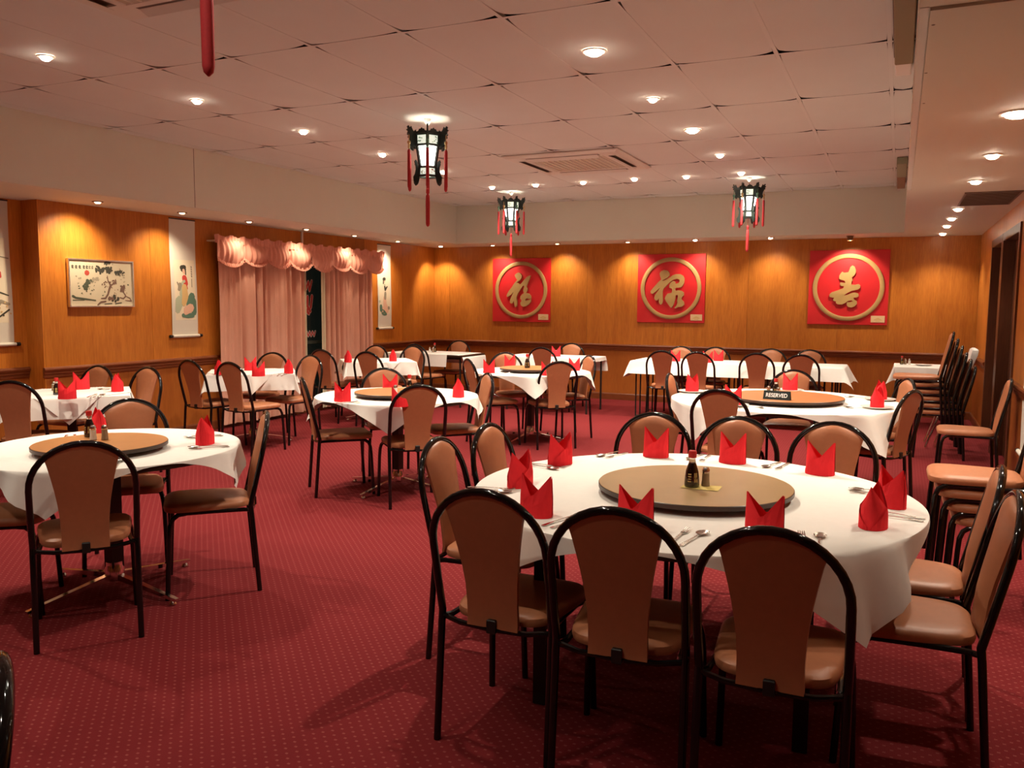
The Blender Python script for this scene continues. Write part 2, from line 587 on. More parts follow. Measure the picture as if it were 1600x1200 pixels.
# bulkheads round the raised ceiling
b = MB()
b.box(-7.45, XBL, YF, 12.4, ZS, ZC + 0.12)
bl = b.build('bulkhead', M['plaster'], ceil)
MB().box(-7.42, XBL - 0.004, YF + .01, 12.35, ZS - 0.003, ZS).build('soffit_sheet', M['soffit'], ceil)
MB().box(XBL, XBL + 0.0015, 6.168, 6.174, ZS, ZC).build('joint', M['ventdark'], ceil)
b = MB()
b.box(XBL, XBR, YBB, 12.4, ZS, ZC + 0.12)
b.build('bulkhead', M['plaster'], ceil)
MB().box(XBL - .004, XBR, YBB + .004, 12.35, ZS - 0.003, ZS).build('soffit_sheet', M['soffit'], ceil)
b = MB()
b.box(XBR, 1.05, YF, 12.4, ZS, ZC + 0.12)
b.build('bulkhead', M['plaster'], ceil)
MB().box(XBR, 1.0, 7.25, 12.35, ZS - 0.004, ZS).build('soffit_sheet', M['soffit'], ceil)
MB().box(XBR, 1.0, YF, 2.86, ZS - 0.004, ZS).build('soffit_sheet', M['soffit'], ceil)
MB().box(XBR + .03, 1.0, 2.88, 7.24, ZS - 0.010, ZS).build('soffit_sheet', M['soffit'], ceil)
MB().box(XBR, XBR + .027, 2.86, 7.25, ZS - 0.006, ZS).build('edge_bead', M['ceil'], ceil)
for sx_, sy_ in ((0.055, 3.02), (0.05, 3.62), (0.055, 4.15)):
    MB().lathe([(0.006, -0.0115), (0.004, -0.0125)], 8, (sx_, sy_, ZS)).build('screw', M['ventdark'], ceil)

# ------------------------------------------------------------------ walls
wl = struct(MB().box(XL - 0.30, XL - 0.012, 5.13, 7.36, 0, ZS + .02).build('wall_left', M['wood']))
MB().box(XL - 0.30, XL - 0.012, 10.18, YB + .1, 0, ZS + .02).build('wall_backing', M['wood'], wl)
MB().box(XL - 0.30, XL - 0.012, 7.36, 10.18, 2.12, ZS + .02).build('wall_backing', M['wood'], wl)
MB().box(XL - 0.30, XL - 0.012, 7.36, 10.18, 0, 0.10).build('wall_backing', M['wood'], wl)
MB().box(-7.5, -7.272, YF, 5.13, 0, ZS + .02).build('wall_backing', M['wood'], wl)


def panels_x(x, ys, z0, z1, m, parent, t=0.012, sgn=1):
    for a, c in zip(ys, ys[1:]):
        MB().bbox(x - t * sgn if sgn > 0 else x, x if sgn > 0 else x + t, a + .0015, c - .0015, z0, z1, 0.0015).build('panel', m, parent)


def panels_y(y, xs, z0, z1, m, parent, t=0.012):
    for a, c in zip(xs, xs[1:]):
        MB().bbox(a + .0015, c - .0015, y, y + t, z0, z1, 0.0015).build('panel', m, parent)


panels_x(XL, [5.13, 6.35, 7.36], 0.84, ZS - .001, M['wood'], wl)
panels_x(XL, [5.13, 6.35, 7.36], 0.0, 0.80, M['wood_shaded'], wl)
panels_x(XL, [7.36, 7.555, 8.775, 9.95, 10.18], 2.125, ZS - .001, M['wood'], wl)
panels_x(XL, [10.18, 11.18, YB], 0.84, ZS - .001, M['wood'], wl)
panels_x(XL, [10.18, 11.18, YB], 0.0, 0.80, M['wood_shaded'], wl)
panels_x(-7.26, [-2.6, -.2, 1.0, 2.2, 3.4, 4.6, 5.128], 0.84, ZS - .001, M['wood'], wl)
panels_x(-7.26, [-2.6, -.2, 1.0, 2.2, 3.4, 4.6, 5.128], 0.0, 0.80, M['wood_shaded'], wl)
MB().bbox(-7.26, XL - .0005, 5.118, 5.13, 0, ZS - .001, .0015).build('panel', M['wood'], wl)

wb = struct(MB().box(-7.4, 1.1, YB + .012, YB + .12, 0, ZS + .02).build('wall_back', M['wood']))
bx = [XL, -6.75, -5.55, -4.35, -3.15, -1.95, -0.75, 0.45, XR]
panels_y(YB, bx, 0.84, ZS - .001, M['wood'], wb)
panels_y(YB, bx, 0.0, 0.80, M['wood_shaded'], wb)

wr = struct(MB().box(XR + .012, XR + .10, YF, 8.25, 0, ZS + .02).build('wall_right', M['wood']))
MB().box(XR + .012, XR + .10, 9.42, 9.58, 0, ZS + .02).build('wall_backing', M['wood'], wr)
MB().box(XR + .012, XR + .10, 10.5, YB + .1, 0, ZS + .02).build('wall_backing', M['wood'], wr)
MB().box(XR + .012, XR + .10, 8.25, 10.5, 2.1, ZS + .02).build('wall_backing', M['wood'], wr)
MB().box(XR + .18, XR + .22, 8.1, 10.7, 0, ZS + .02).build('wall_backing', M['plenum'], wr)
for ys, z0, z1, m in (([-2.6, -1.2, 0, 1.2, 2.4, 3.6, 4.8, 6.0, 7.2, 8.18], .84, ZS - .001, 'wood'), ([-2.6, -1.2, 0, 1.2, 2.4, 3.6, 4.8, 6.0, 7.2, 8.18], 0, .80, 'wood_shaded'),
                      ([8.18, 9.38, 10.57], 2.17, ZS - .001, 'wood'), ([10.57, 11.4, YB], .84, ZS - .001, 'wood'), ([10.57, 11.4, YB], 0, .80, 'wood_shaded')):
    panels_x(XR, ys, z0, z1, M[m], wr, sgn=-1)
struct(MB().box(-7.5, 1.1, YF - .1, YF, 0, ZC + .1).build('wall_front', M['wood']))

# dado rails and skirting (profiles)
DP = [(0, .752), (.012, .752), (.014, .775), (.022, .785), (.022, .800), (.030, .812), (.034, .826), (.030, .838), (.020, .8465), (0, .8465)]
SP = [(0, 0), (.016, 0), (.016, .085), (.010, .10), (0, .10)]


def run_x(prof, x, y0, y1, sgn, name, m):
    bm_ = MB()
    bm_.loft([[(x + sgn * d, y, z) for d, z in prof] for y in (y0, y1)], True)
    return struct(bm_.build(name, m))


def run_y(prof, y, x0, x1, name, m):
    bm_ = MB()
    bm_.loft([[(x, y - d, z) for d, z in prof] for x in (x0, x1)], True)
    return struct(bm_.build(name, m))


run_x(DP, XL, 5.10, 7.22, 1, 'trim_1', M['rail'])
run_x(DP, XL, 10.27, YB, 1, 'trim_2', M['rail'])
run_x(DP, -7.26, YF, 5.118, 1, 'trim_3', M['rail'])
run_y(DP, YB, XL, XR, 'trim_4', M['rail'])
run_x(DP, XR, YF, 8.18, -1, 'trim_5', M['rail'])
run_x(DP, XR, 10.57, YB, -1, 'trim_6', M['rail'])
run_x(SP, XL, 5.10, YB, 1, 'baseboard_left', M['rail'])
run_y(SP, YB, XL, XR, 'baseboard_back', M['rail'])
run_x(SP, XR, YF, 8.18, -1, 'baseboard_right', M['rail'])
run_x(SP, XR, 10.57, YB, -1, 'baseboard_right', M['rail'])
run_x(SP, -7.26, YF, 5.118, 1, 'baseboard_left', M['rail'])

# doors in the right wall
for n, (y0, y1) in enumerate(((8.25, 9.42), (9.58, 10.5))):
    d = struct(MB().bbox(XR + .085, XR + .125, y0 + .012, y1 - .012, 0.008, 2.088, .003).build('door_%d' % (n + 1), M['door']))
    MB().bbox(XR - .016, XR + .09, y0 - .07, y0 + .008, 0, 2.17, .004).build('door_jamb', M['door'], d)
    MB().bbox(XR - .016, XR + .09, y1 - .008, y1 + .07, 0, 2.17, .004).build('door_jamb', M['door'], d)
    MB().bbox(XR - .0155, XR + .09, y0 + .008, y1 - .008, 2.09, 2.17, .004).build('door_head', M['door'], d)

# window in the left wall behind the curtains
WX = XL - 0.06
w = struct(MB().box(WX - .02, WX + .02, 7.36, 10.18, 2.06, 2.12).build('window_1', M['frame']))
MB().box(WX - .02, WX + .02, 7.36, 10.18, .10, .17).build('window_frame', M['frame'], w)
for y in (7.36, 8.66, 10.12):
    MB().box(WX - .02, WX + .02, y, y + .06, .17, 2.06).build('window_frame', M['frame'], w)
MB().box(WX - .02, WX + .02, 8.72, 10.12, .90, .94).build('window_frame', M['frame'], w)
for a, c in ((7.42, 8.66), (8.72, 10.12)):
    MB().box(WX - .003, WX + .003, a, c, .17, 2.06).build('pane', M['glass'], w)


def wl_fn(x0):
    return lambda u, v, d: (x0 + d, u, v)


# painted letters on the glass (seen in the gap between the curtains)
def zig(pts, r):
    return [(a, c, r) for a, c in pts]


let = thing('window_lettering', 'red painted letters with white outlines on dark window glass between the curtains', 'lettering', (WX + .004, 8.95, 0))
rows = [[[(-.05, 1.76), (-.03, 1.62)], [(-.03, 1.62), (.02, 1.72)], [(.02, 1.72), (.04, 1.60)], [(.04, 1.60), (.09, 1.73)]],
        [[(-.09, 1.50), (-.02, 1.42), (-.06, 1.36), (.02, 1.30)], [(.0, 1.52), (-.01, 1.40), (.05, 1.33)], [(.09, 1.53), (.06, 1.38)], [(-.08, 1.29), (.0, 1.36)]],
        [[(-.09, 1.06), (-.06, 1.0), (-.03, 1.06), (0, 1.0), (.03, 1.06), (.06, 1.0), (.09, 1.06), (.12, 1.0), (.15, 1.06)]]]
for ri, row in enumerate(rows):
    rad = (.014, .020, .009)[ri]
    o1, o2 = MB(), MB()
    for s_ in row:
        o1.stroke(zig(s_, rad + .008), 0, .001, lambda u, v, d: (d, u, v), n=6)
        o2.stroke(zig(s_, rad), .001, .002, lambda u, v, d: (d, u, v), n=6)
    o1.build('outline', M['pink'], let)
    o2.build('letter', M['letter'], let)

# ------------------------------------------------------------------ curtains


def curtain(y0, y1, label, amp, nfold, seed, lining):
    rnd = random.Random(seed)
    ph = [rnd.uniform(0, 6.28) for _ in range(4)]
    t = thing('curtain', label, 'curtain', (0, 0, 0))

    def fn(u, v):
        y = y0 + (y1 - y0) * u + 0.012 * math.sin(9 * v + ph[0]) * 0.3
        g = nfold * 2 * PI * (u + 0.020 * math.sin(2 * PI * 3 * u + ph[1]) + .012 * math.sin(2 * PI * 7 * u + ph[2]))
        a = amp * (0.55 + 0.45 * math.sin(2 * PI * 1.7 * u + ph[3]))
        s_ = math.sin(g)
        x = -6.955 + a * (abs(s_) ** .7 * (1 if s_ > 0 else -1)) + 0.006 * math.sin(g * 2.7 + v * 3)
        return (x, y, 0.045 + (2.12 - 0.045) * v)
    MB().grid(fn, 170, 10).build('drape', M['curtain'], t, 'all')
    a, c = lining

    def fl(u, v):
        return (-6.945 + .014 * math.sin(u * 11 + .5) - .004, a + (c - a) * u, 0.045 + 2.07 * v)
    MB().grid(fl, 14, 4).build('lining', M['lining'], t, 'all')
    MB().tube([(-6.955, y0 - .05, 2.125), (-6.955, y1 + .05, 2.125)], .012).build('curtain_rod', M['brass'], t, True)
    return t


curtain(7.21, 8.68, 'wide salmon pink curtain with cream lining at its right edge, left of the dark glass', .070, 10, 3, (8.68, 8.745))
curtain(9.15, 10.26, 'narrower salmon pink curtain with cream lining at its left edge, right of the dark glass', .062, 10, 5, (9.04, 9.15))


def valance(y0, n, wid, label, seed):
    rnd = random.Random(seed)
    t = thing('valance', label, 'valance', (0, 0, 0))
    for i in range(n):
        a = y0 + wid * i
        ph = rnd.uniform(0, 6.28)
        dep = rnd.uniform(.235, .265)

        def fn(u, v, a=a, ph=ph, dep=dep):
            bot = 2.135 - dep * (0.66 + 0.34 * math.sin(PI * u) ** .7)
            z = 2.135 + (bot - 2.135) * v
            x = -6.885 + 0.055 * math.sin(PI * u) * math.sin(PI * min(1, v * .85)) + 0.012 * math.sin(2 * PI * 6.5 * u + ph) * (1.1 - .5 * v) + 0.008 * math.sin(9 * v * u + ph)
            return (x, a - .01 + (wid + .02) * u, z)
        sw = MB().grid(fn, 40, 10).build('swag', M['valance'], t, 'all')

        def fr(u, v, a=a, ph=ph, dep=dep):
            bot = 2.135 - dep * (0.66 + 0.34 * math.sin(PI * u) ** .7)
            x = -6.885 + 0.055 * math.sin(PI * u) * math.sin(PI * .85) + (.005 + 0.014 * v) * math.sin(2 * PI * 13 * u + ph) + .012 * v
            return (x, a - .012 + (wid + .024) * u, bot + .008 - .045 * v)
        MB().grid(fr, 70, 3).build('ruffle', M['valance'], sw, 'all')

    def ft(u, v):
        y = y0 - .03 + (wid * n + .06) * u
        x = -6.885 + (.004 + .016 * abs(v - .3)) * math.sin(y * 95 + 2.2 * math.sin(y * 17)) + .006
        return (x, y, 2.10 + .085 * v + .012 * math.sin(y * 31) * v)
    MB().grid(ft, 60 * n, 4).build('heading', M['valance'], t, 'all')
    MB().box(-7.035, -6.90, y0, y0 + wid * n, 2.118, 2.134).build('pelmet_board', M['lining'], t)
    return t


valance(7.13, 4, .408, 'frilled salmon pink swag valance above the wide curtain', 1)
valance(8.80, 4, .402, 'frilled salmon pink swag valance above the narrower curtain', 2)
tag(MB().bbox(XL, XL + .018, 8.762, 8.79, 2.135, ZS - .004, .003).build('cable_trunking', M['whiteplastic']), 'thin white cable trunking on wood wall above the valance', 'trunking')

# ------------------------------------------------------------------ pictures on the walls
PZ = lambda px, py: ((px - 178) / 1235.0, 1 - (py - 140) / 890.0)
fy0, fy1, fz0, fz1 = 5.38, 6.11, 1.395, 1.848
t = thing('framed_painting', 'silver-framed ink painting of a pine tree and red sun on wood wall', 'painting', (XL, 5.745, fz0))


def fr_fn(u, v, d):
    return (d, (u - .5) * (fy1 - fy0), v * (fz1 - fz0))


MB().box(0, .022, -(fy1 - fy0) / 2 + .008, (fy1 - fy0) / 2 - .008, .008, fz1 - fz0 - .008).build('picture_sheet', M['aged'], t)
b = MB()
W2, H2 = (fy1 - fy0) / 2, fz1 - fz0
b.box(0, .034, -W2, W2, 0, .012)
b.box(0, .034, -W2, W2, H2 - .012, H2)
b.box(0, .034, -W2, -W2 + .012, .012, H2 - .012)
b.box(0, .034, W2 - .012, W2, .012, H2 - .012)
b.build('picture_frame', M['silver'], t)
b = MB()
random.seed(11)


def ps(pts, mi, d=.0226):
    q = []
    for x, y, r in pts:
        u, v = PZ(x, y)
        q.append(((u - .5) * (fy1 - fy0), v * (fz1 - fz0), r / 1235.0 * (fy1 - fy0)))
    b.stroke(q, .0221, d, lambda u, v, dd: (dd, u, v), mi, 7)


def blob(x, y, rx, ry, mi, n=16, r=(12, 28)):
    for _ in range(n):
        a, q = random.uniform(0, 6.28), random.random() ** .5
        ps([(x + rx * q * math.cos(a), y + ry * q * math.sin(a), random.uniform(*r))], mi)


ps([(520, 395, 46)], 3, .0228)
blob(750, 320, 75, 85, 1, 26)
blob(910, 320, 90, 60, 1, 26)
blob(915, 205, 55, 30, 1, 10)
blob(1110, 365, 60, 45, 1, 12)
blob(1200, 360, 45, 25, 1, 8, (10, 20))
blob(560, 575, 75, 50, 4, 18)
blob(490, 650, 45, 45, 4, 10)
blob(670, 530, 75, 55, 2, 14)
blob(1195, 670, 55, 65, 5, 16)
blob(1000, 560, 70, 60, 5, 14, (6, 18))
blob(850, 600, 50, 60, 5, 10, (5, 14))
blob(1040, 870, 70, 60, 1, 18)
blob(950, 860, 40, 40, 5, 8)
ps([(700, 990, 12), (760, 940, 16), (850, 925, 14)], 5)
ps([(770, 870, 10), (850, 865, 16), (900, 790, 16), (930, 690, 18), (960, 620, 22)], 5)
ps([(960, 620, 18), (910, 530, 10), (900, 440, 7)], 5)
ps([(960, 620, 14), (1040, 570, 10), (1060, 500, 8)], 5)
ps([(1190, 720, 9), (1250, 820, 11), (1200, 870, 12), (1130, 850, 9)], 5)
ps([(1250, 820, 6), (1330, 860, 9), (1360, 915, 10), (1240, 905, 6)], 5)
ps([(250, 830, 20), (300, 860, 16), (420, 875, 16), (540, 890, 12), (660, 905, 9)], 4)
ps([(250, 905, 8), (450, 905, 6)], 4)
ps([(830, 975, 8), (970, 965, 9)], 1)
ps([(1040, 970, 10), (1160, 950, 9)], 1)
for i, x in enumerate((265, 330, 395, 470, 525, 575, 625)):
    r_ = 7 if i < 5 else 4
    ps([(x - 16, 275, r_), (x + 16, 280, r_)], 1)
    ps([(x, 262, r_), (x - 6, 318, r_)], 1)
    ps([(x - 16, 300, r_), (x + 14, 312, r_)], 1)
for _ in range(90):      # fine needles and bark dabs
    cx_, cy_, sx2, sy2, mi_ = random.choice(((850, 300, 170, 110, 1), (940, 560, 150, 120, 5), (560, 600, 110, 80, 4), (1030, 850, 130, 100, 5), (1150, 380, 110, 70, 1), (660, 540, 100, 70, 2), (1180, 700, 90, 110, 5)))
    x, y = cx_ + random.gauss(0, .5) * sx2, cy_ + random.gauss(0, .5) * sy2
    if 240 < x < 1395 and 175 < y < 1000:
        a_ = random.uniform(0, PI)
        l_ = random.uniform(8, 26)
        ps([(x, y, random.uniform(3, 8)), (x + l_ * math.cos(a_), min(1005, y + l_ * math.sin(a_)), 2)], mi_)
for x, y in ((325, 460), (365, 500), (400, 495), (355, 590), (360, 640), (370, 680), (420, 780), (575, 790), (600, 720), (640, 700), (500, 735), (1160, 500), (1220, 460), (1230, 540), (1310, 600), (845, 740), (800, 810)):
    blob(x, y, 16, 12, 2 if y < 600 else 4, 4, (5, 10))
b.build('print', [M['aged'], M['ink'], M['inkgrey'], M['sunred'], M['inkgreen'], M['inkbrown']], t)


def scroll(y0, y1, ztop, zbot, x, label, art, prnt, sgn=1, art_box=(.12, .90, .20, .62), name='hanging_scroll'):
    """paper scroll on an x = const wall; u runs along y, v is the height"""
    wdt = y1 - y0
    t = thing(name, label, 'scroll', (x, (y0 + y1) / 2, zbot))
    H = ztop - zbot
    W_ = wdt / 2
    MB().grid(lambda u, v: (sgn * (.006 + .006 * math.sin(PI * v * 2)), (u - .5) * wdt, .02 + (H - .03) * v), 2, 10).build('scroll_sheet', M['paper'], t, 'all')
    bm_ = MB()
    bm_.tube([(sgn * .018, -W_ - .005, .014), (sgn * .018, W_ + .005, .014)], .017, 10)
    bm_.build('roller', M['paper'], t, True)
    for q in (-1, 1):
        MB().tube([(sgn * .018, q * (W_ + .004), .014), (sgn * .018, q * (W_ + .016), .014), (sgn * .018, q * (W_ + .018), .014), (sgn * .018, q * (W_ + .045), .014)], [.010, .010, .017, .017], 10).build('roller_knob', M['blackm'], t, True)
    MB().tube([(sgn * .008, -W_, H - .008), (sgn * .008, W_, H - .008)], .006, 8).build('top_bar', M['blackm'], t, True)
    MB().tube([(sgn * .008, -W_ * .4, H - .004), (sgn * .006, 0, H + .022), (sgn * .008, W_ * .4, H - .004)], .002, 6).build('hanging_cord', M['redcap'], t, True)
    a0, a1, v0, v1 = art_box
    MB().grid(lambda u, v: (sgn * (.0066 + .006 * math.sin(PI * (v0 + (v1 - v0) * v) * 2)), (a0 + (a1 - a0) * u - .5) * wdt, .02 + (H - .03) * (v0 + (v1 - v0) * v)), 2, 10).build('picture_sheet', M['silk'], t, 'all')
    bm_ = MB()
    for pts, mi in art:
        q = [((a - .5) * wdt, .02 + (H - .03) * c, r * wdt) for a, c, r in pts]

        def f3(u, v, d, sgn=sgn):
            vv = (v - .02) / (H - .03)
            return (sgn * (.0066 + .006 * math.sin(PI * vv * 2) + d), u, v)
        bm_.stroke(q, .0004, .0012 + .0002 * mi, f3, mi, 7)
    bm_.build('print', prnt, t)
    return t


SPAL = [M['ink'], M['ptred'], M['ptpale'], M['ptgreen'], M['ptpink'], M['ptgold'], M['inkgrey']]
# lady scroll; coordinates read as (u across, v height share, radius in widths)
lady = [([(.30, .30, .16), (.22, .22, .10)], 2), ([(.40, .36, .10), (.50, .42, .09)], 2), ([(.78, .34, .12), (.70, .27, .16)], 3), ([(.85, .20, .10), (.84, .30, .10)], 3),
        ([(.42, .175, .06), (.60, .17, .07), (.80, .175, .07)], 3), ([(.30, .40, .05), (.34, .44, .07)], 6),
        ([(.50, .42, .10), (.52, .34, .12), (.46, .28, .09)], 5), ([(.44, .46, .04), (.42, .36, .05), (.40, .28, .05)], 2),
        ([(.56, .22, .12), (.72, .24, .13), (.52, .20, .08)], 4), ([(.52, .50, .09), (.57, .45, .08)], 1), ([(.50, .47, .05), (.58, .465, .06)], 2), ([(.56, .43, .05), (.60, .41, .04)], 1),
        ([(.50, .565, .05), (.52, .545, .04)], 4), ([(.43, .588, .07), (.54, .592, .07), (.45, .57, .06), (.56, .575, .05)], 0), ([(.57, .56, .03), (.58, .53, .02)], 0),
        ([(.24, .46, .02), (.30, .42, .02), (.26, .40, .02)], 6)]
for i in range(5):
    lady.append(([(.80, .60 - i * .02, .018), (.81, .593 - i * .02, .018)], 6))
for i in range(6):
    lady.append(([(.80, .49 - i * .012, .010), (.802, .484 - i * .012, .010)], 6))
scroll(6.605, 6.965, 2.335, 1.065, XL, 'hanging scroll of a lady in red and green robe beside the wide curtain', lady, SPAL, art_box=(.13, .93, .135, .655))
lady2 = [([(.50, .36, .10), (.50, .28, .12), (.60, .24, .14)], 4), ([(.55, .42, .07), (.52, .36, .08)], 6), ([(.42, .22, .16), (.66, .21, .12)], 4), ([(.78, .24, .08)], 6),
         ([(.20, .26, .09), (.22, .22, .10)], 3), ([(.36, .19, .12), (.48, .175, .10), (.60, .165, .05)], 3), ([(.12, .32, .06)], 2),
         ([(.50, .56, .05)], 4), ([(.44, .588, .07), (.54, .592, .07), (.44, .565, .04), (.42, .535, .03)], 0), ([(.52, .50, .05), (.55, .46, .05), (.70, .50, .03)], 0), ([(.52, .52, .05)], 2)]
scroll(10.50, 10.86, 2.315, 1.05, XL, 'pale hanging scroll of a seated lady right of the narrower curtain', lady2, SPAL, art_box=(.10, .90, .17, .735))
tree_art = [([(.10, .30, .02), (.40, .33, .03), (.70, .36, .02), (.9, .34, .015)], 0), ([(.6, .25, .03), (.7, .30, .04), (.9, .28, .03)], 6), ([(.5, .20, .03), (.62, .22, .03)], 0),
            ([(.72, .50, .03), (.72, .47, .035)], 1), ([(.65, .19, .02), (.9, .24, .02)], 0), ([(.2, .5, .03), (.5, .52, .02)], 6), ([(.55, .62, .015), (.95, .60, .015)], 6)]
for i in range(14):
    tree_art.append(([(.35 + .045 * i, .20 + .013 * ((i * 7) % 9), .022)], 5 if i % 3 else 0))
scroll(4.62, 4.99, 2.345, 1.046, -7.26 + .23, 'hanging scroll with brown branch painting left of the framed pine painting', tree_art, SPAL, art_box=(.10, .88, .15, .74)).location.x = -7.2595
rw_art = [([(.3, .5, .05), (.5, .6, .05), (.6, .7, .03)], 0), ([(.5, .4, .06), (.7, .35, .05)], 3)]
scroll(7.02, 7.40, 2.02, 0.345, XR, 'cream hanging scroll on right wall above the stacked chairs', rw_art, SPAL, -1, (.13, .87, .28, .80))

# red plaques with raised golden characters
# outlines of the brush-written characters, traced as (x, y) on each plaque's own square
CH = {}
CH[0] = ((118, 92, 930, 1022), [(515, 335), (545, 322), (582, 338), (602, 372), (598, 410), (578, 440), (514, 484), (545, 490), (572, 515), (600, 490), (640, 440), (680, 395), (715, 372), (745, 372), (735, 402), (714, 450), (692, 505),
         (678, 552), (695, 576), (690, 612), (672, 650), (720, 660), (748, 696), (752, 738), (700, 742), (684, 734), (660, 755), (668, 772), (700, 766), (752, 746), (748, 790), (720, 832), (670, 864), (625, 868), (590, 850), (580, 806), (600, 785),
         (600, 762), (580, 742), (582, 702), (610, 672), (640, 650), (626, 602), (644, 545), (622, 530), (576, 598), (545, 650), (520, 708), (515, 726), (528, 790), (528, 850), (508, 880), (490, 870), (478, 800), (470, 778), (455, 815),
         (430, 822), (412, 800), (418, 750), (446, 690), (466, 636), (430, 676), (380, 715), (357, 705), (360, 680), (390, 620), (440, 560), (470, 510), (500, 470), (528, 440), (502, 402), (488, 365)])
CH[1] = ((112, 78, 1020, 1020), [(470, 335), (520, 315), (575, 325), (600, 362), (605, 398), (580, 425), (496, 472), (520, 476), (560, 456), (610, 425), (650, 395), (700, 378), (760, 378), (805, 400), (828, 440), (825, 510), (800, 555), (770, 575),
         (700, 580), (690, 610), (702, 625), (740, 615), (790, 625), (825, 650), (825, 690), (800, 715), (790, 750), (830, 790), (835, 830), (800, 860), (740, 865), (705, 885), (690, 875), (720, 840), (735, 800), (728, 770), (740, 704), (728, 682),
         (702, 692), (695, 760), (680, 820), (650, 875), (630, 870), (590, 820), (560, 780), (540, 740), (555, 700), (580, 665), (640, 655), (650, 620), (645, 590), (605, 580), (603, 545), (625, 500), (660, 475), (690, 490), (697, 520), (740, 510),
         (760, 480), (750, 455), (715, 445), (660, 460), (610, 500), (565, 545), (520, 590), (505, 630), (505, 700), (512, 760), (505, 810), (485, 830), (462, 820), (450, 780), (445, 740), (425, 768), (400, 768), (378, 740), (390, 690), (440, 620),
         (460, 580), (400, 635), (350, 670), (325, 660), (318, 630), (360, 580), (430, 500), (480, 455), (465, 415), (452, 370)])
CH[2] = ((82, 98, 1125, 1034), [(665, 335), (695, 312), (725, 330), (745, 375), (745, 420), (720, 455), (690, 480), (702, 500), (708, 520), (690, 535), (690, 575), (740, 580), (790, 568), (815, 585), (815, 620), (780, 645), (700, 660), (640, 690),
         (588, 728), (640, 716), (700, 690), (750, 685), (795, 700), (800, 735), (770, 755), (722, 758), (745, 785), (775, 800), (782, 840), (750, 875), (705, 893), (660, 885), (638, 855), (640, 817), (690, 817), (722, 805), (700, 792), (650, 803),
         (615, 830), (570, 852), (510, 848), (480, 830), (490, 810), (445, 800), (440, 780), (460, 760), (420, 755), (390, 745), (385, 715), (420, 680), (500, 655), (580, 625), (590, 598), (545, 592), (528, 570), (535, 545), (606, 552), (592, 522),
         (545, 512), (515, 495), (515, 450), (535, 420), (555, 395), (575, 410), (600, 410), (640, 405), (655, 370)])
PL = [(-5.45, 1.158, 'red square plaque with raised golden fortune character, nearest the corner', 0),
      (-3.05, 1.184, 'red square plaque with raised golden prosperity character, between two other plaques', 1),
      (-0.638, 1.196, 'red square plaque with raised golden longevity character, brightest lit from above', 2)]
for cx, z0, lab, ci in PL:
    t = thing('wall_plaque', lab, 'plaque', (cx, YB, z0))
    H = 1.0
    fnp = lambda u, v, d: (u, -d, v)
    MB().bbox(-.5, .5, -.022, 0, 0, H, .004).build('board', M['plaque'], t)
    n = 64
    rg = MB()
    rings = []
    for rr, dd in ((.392, .022), (.392, .036), (.398, .040), (.443, .040), (.449, .036), (.449, .022)):
        rings.append([(rr * math.cos(2 * PI * i / n), -dd, .5 + rr * math.sin(2 * PI * i / n)) for i in range(n)])
    rg.loft(rings, False)
    rg.build('ring', M['gold'], t, True)
    (ox, oy, sx_, sy_), outline = CH[ci]
    g = MB()
    g.prism([((x - ox) / sx_ - .5, 1 - (y - oy) / sy_) for x, y in outline], .022, .046, fnp)
    g.build('character', M['gold'], t)
    pl = MB().bbox(.30, .47, -.027, -.0225, .035, .125, .002).build('name_plate', M['cream'], t)
    mk = MB()
    mk.stroke([(.34, .07, .006), (.385, .085, .014), (.43, .07, .006)], .0272, .0278, fnp, 0, 8)
    mk.stroke([(.36, .055, .004), (.41, .055, .004)], .0272, .0278, fnp, 0, 8)
    mk.build('print', M['ptgold'], pl)

# ------------------------------------------------------------------ ceiling fittings


def downlight(x, y, z, label, ring, bulbmat, r=.044, group=None, tilt=None):
    t = thing('downlight', label, 'downlight', (x, y, z), 0, group)
    MB().lathe([(r + .014, 0), (r + .012, -.006), (r, -.007), (r - .004, .0)], 20, caps=False).build('trim_ring', ring, t, True)
    MB().lathe([(0.001, -.027), (r * .45, -.025), (r * .78, -.016), (r - .004, -.001)], 16, caps=False).build('bulb', bulbmat, t, True)
    return t


nm = ['first', 'second', 'third', 'fourth', 'fifth', 'sixth', 'seventh', 'eighth', 'ninth', 'tenth', 'eleventh']
for i, (x, y, kk) in enumerate(MAIN_LIGHTS):
    big = i in (12, 14)
    if i < 5:
        lab = 'lit downlight in the left ceiling row, %s from the camera' % nm[i]
    elif i < 11:
        lab = 'lit downlight in the ceiling row near the back bulkhead, %s from the left' % nm[i - 5]
    else:
        lab = ['lit downlight between the large bright one and the right back lantern', 'very bright large downlight farther back in the right ceiling row',
               'small downlight between the two very bright ones in right ceiling row', 'very bright large downlight nearest the camera in the right ceiling row'][i - 11]
    downlight(x, y, ZC - .001, lab, M['ringwhite'], M['bulb'], .058 if big else .036, 'downlights in the tiled ceiling')
for i, (x, y, kk) in enumerate(RIGHT_LIGHTS):
    downlight(x, y, ZS - (.0105 if y < 7.2 else .0045), 'lit downlight in the low right soffit, %s from the camera' % nm[i], M['ringwhite'], M['bulb'], .062 if i == 0 else .040, 'downlights in the right soffit')
wn = {0: 'above the left plaque, nearest the corner', 1: 'right of the left plaque', 2: 'above the left edge of middle plaque', 3: 'right of the middle plaque, glaring', 4: 'between middle and right plaques, glaring',
      5: 'above the right plaque, hanging gimbal', 6: 'above the framed pine painting', 7: 'above the lady scroll', 8: 'above the left end of wide valance', 9: 'above the right end of wide valance', 10: 'above the narrower valance', 11: 'above the pale scroll', 12: 'in the back left corner'}
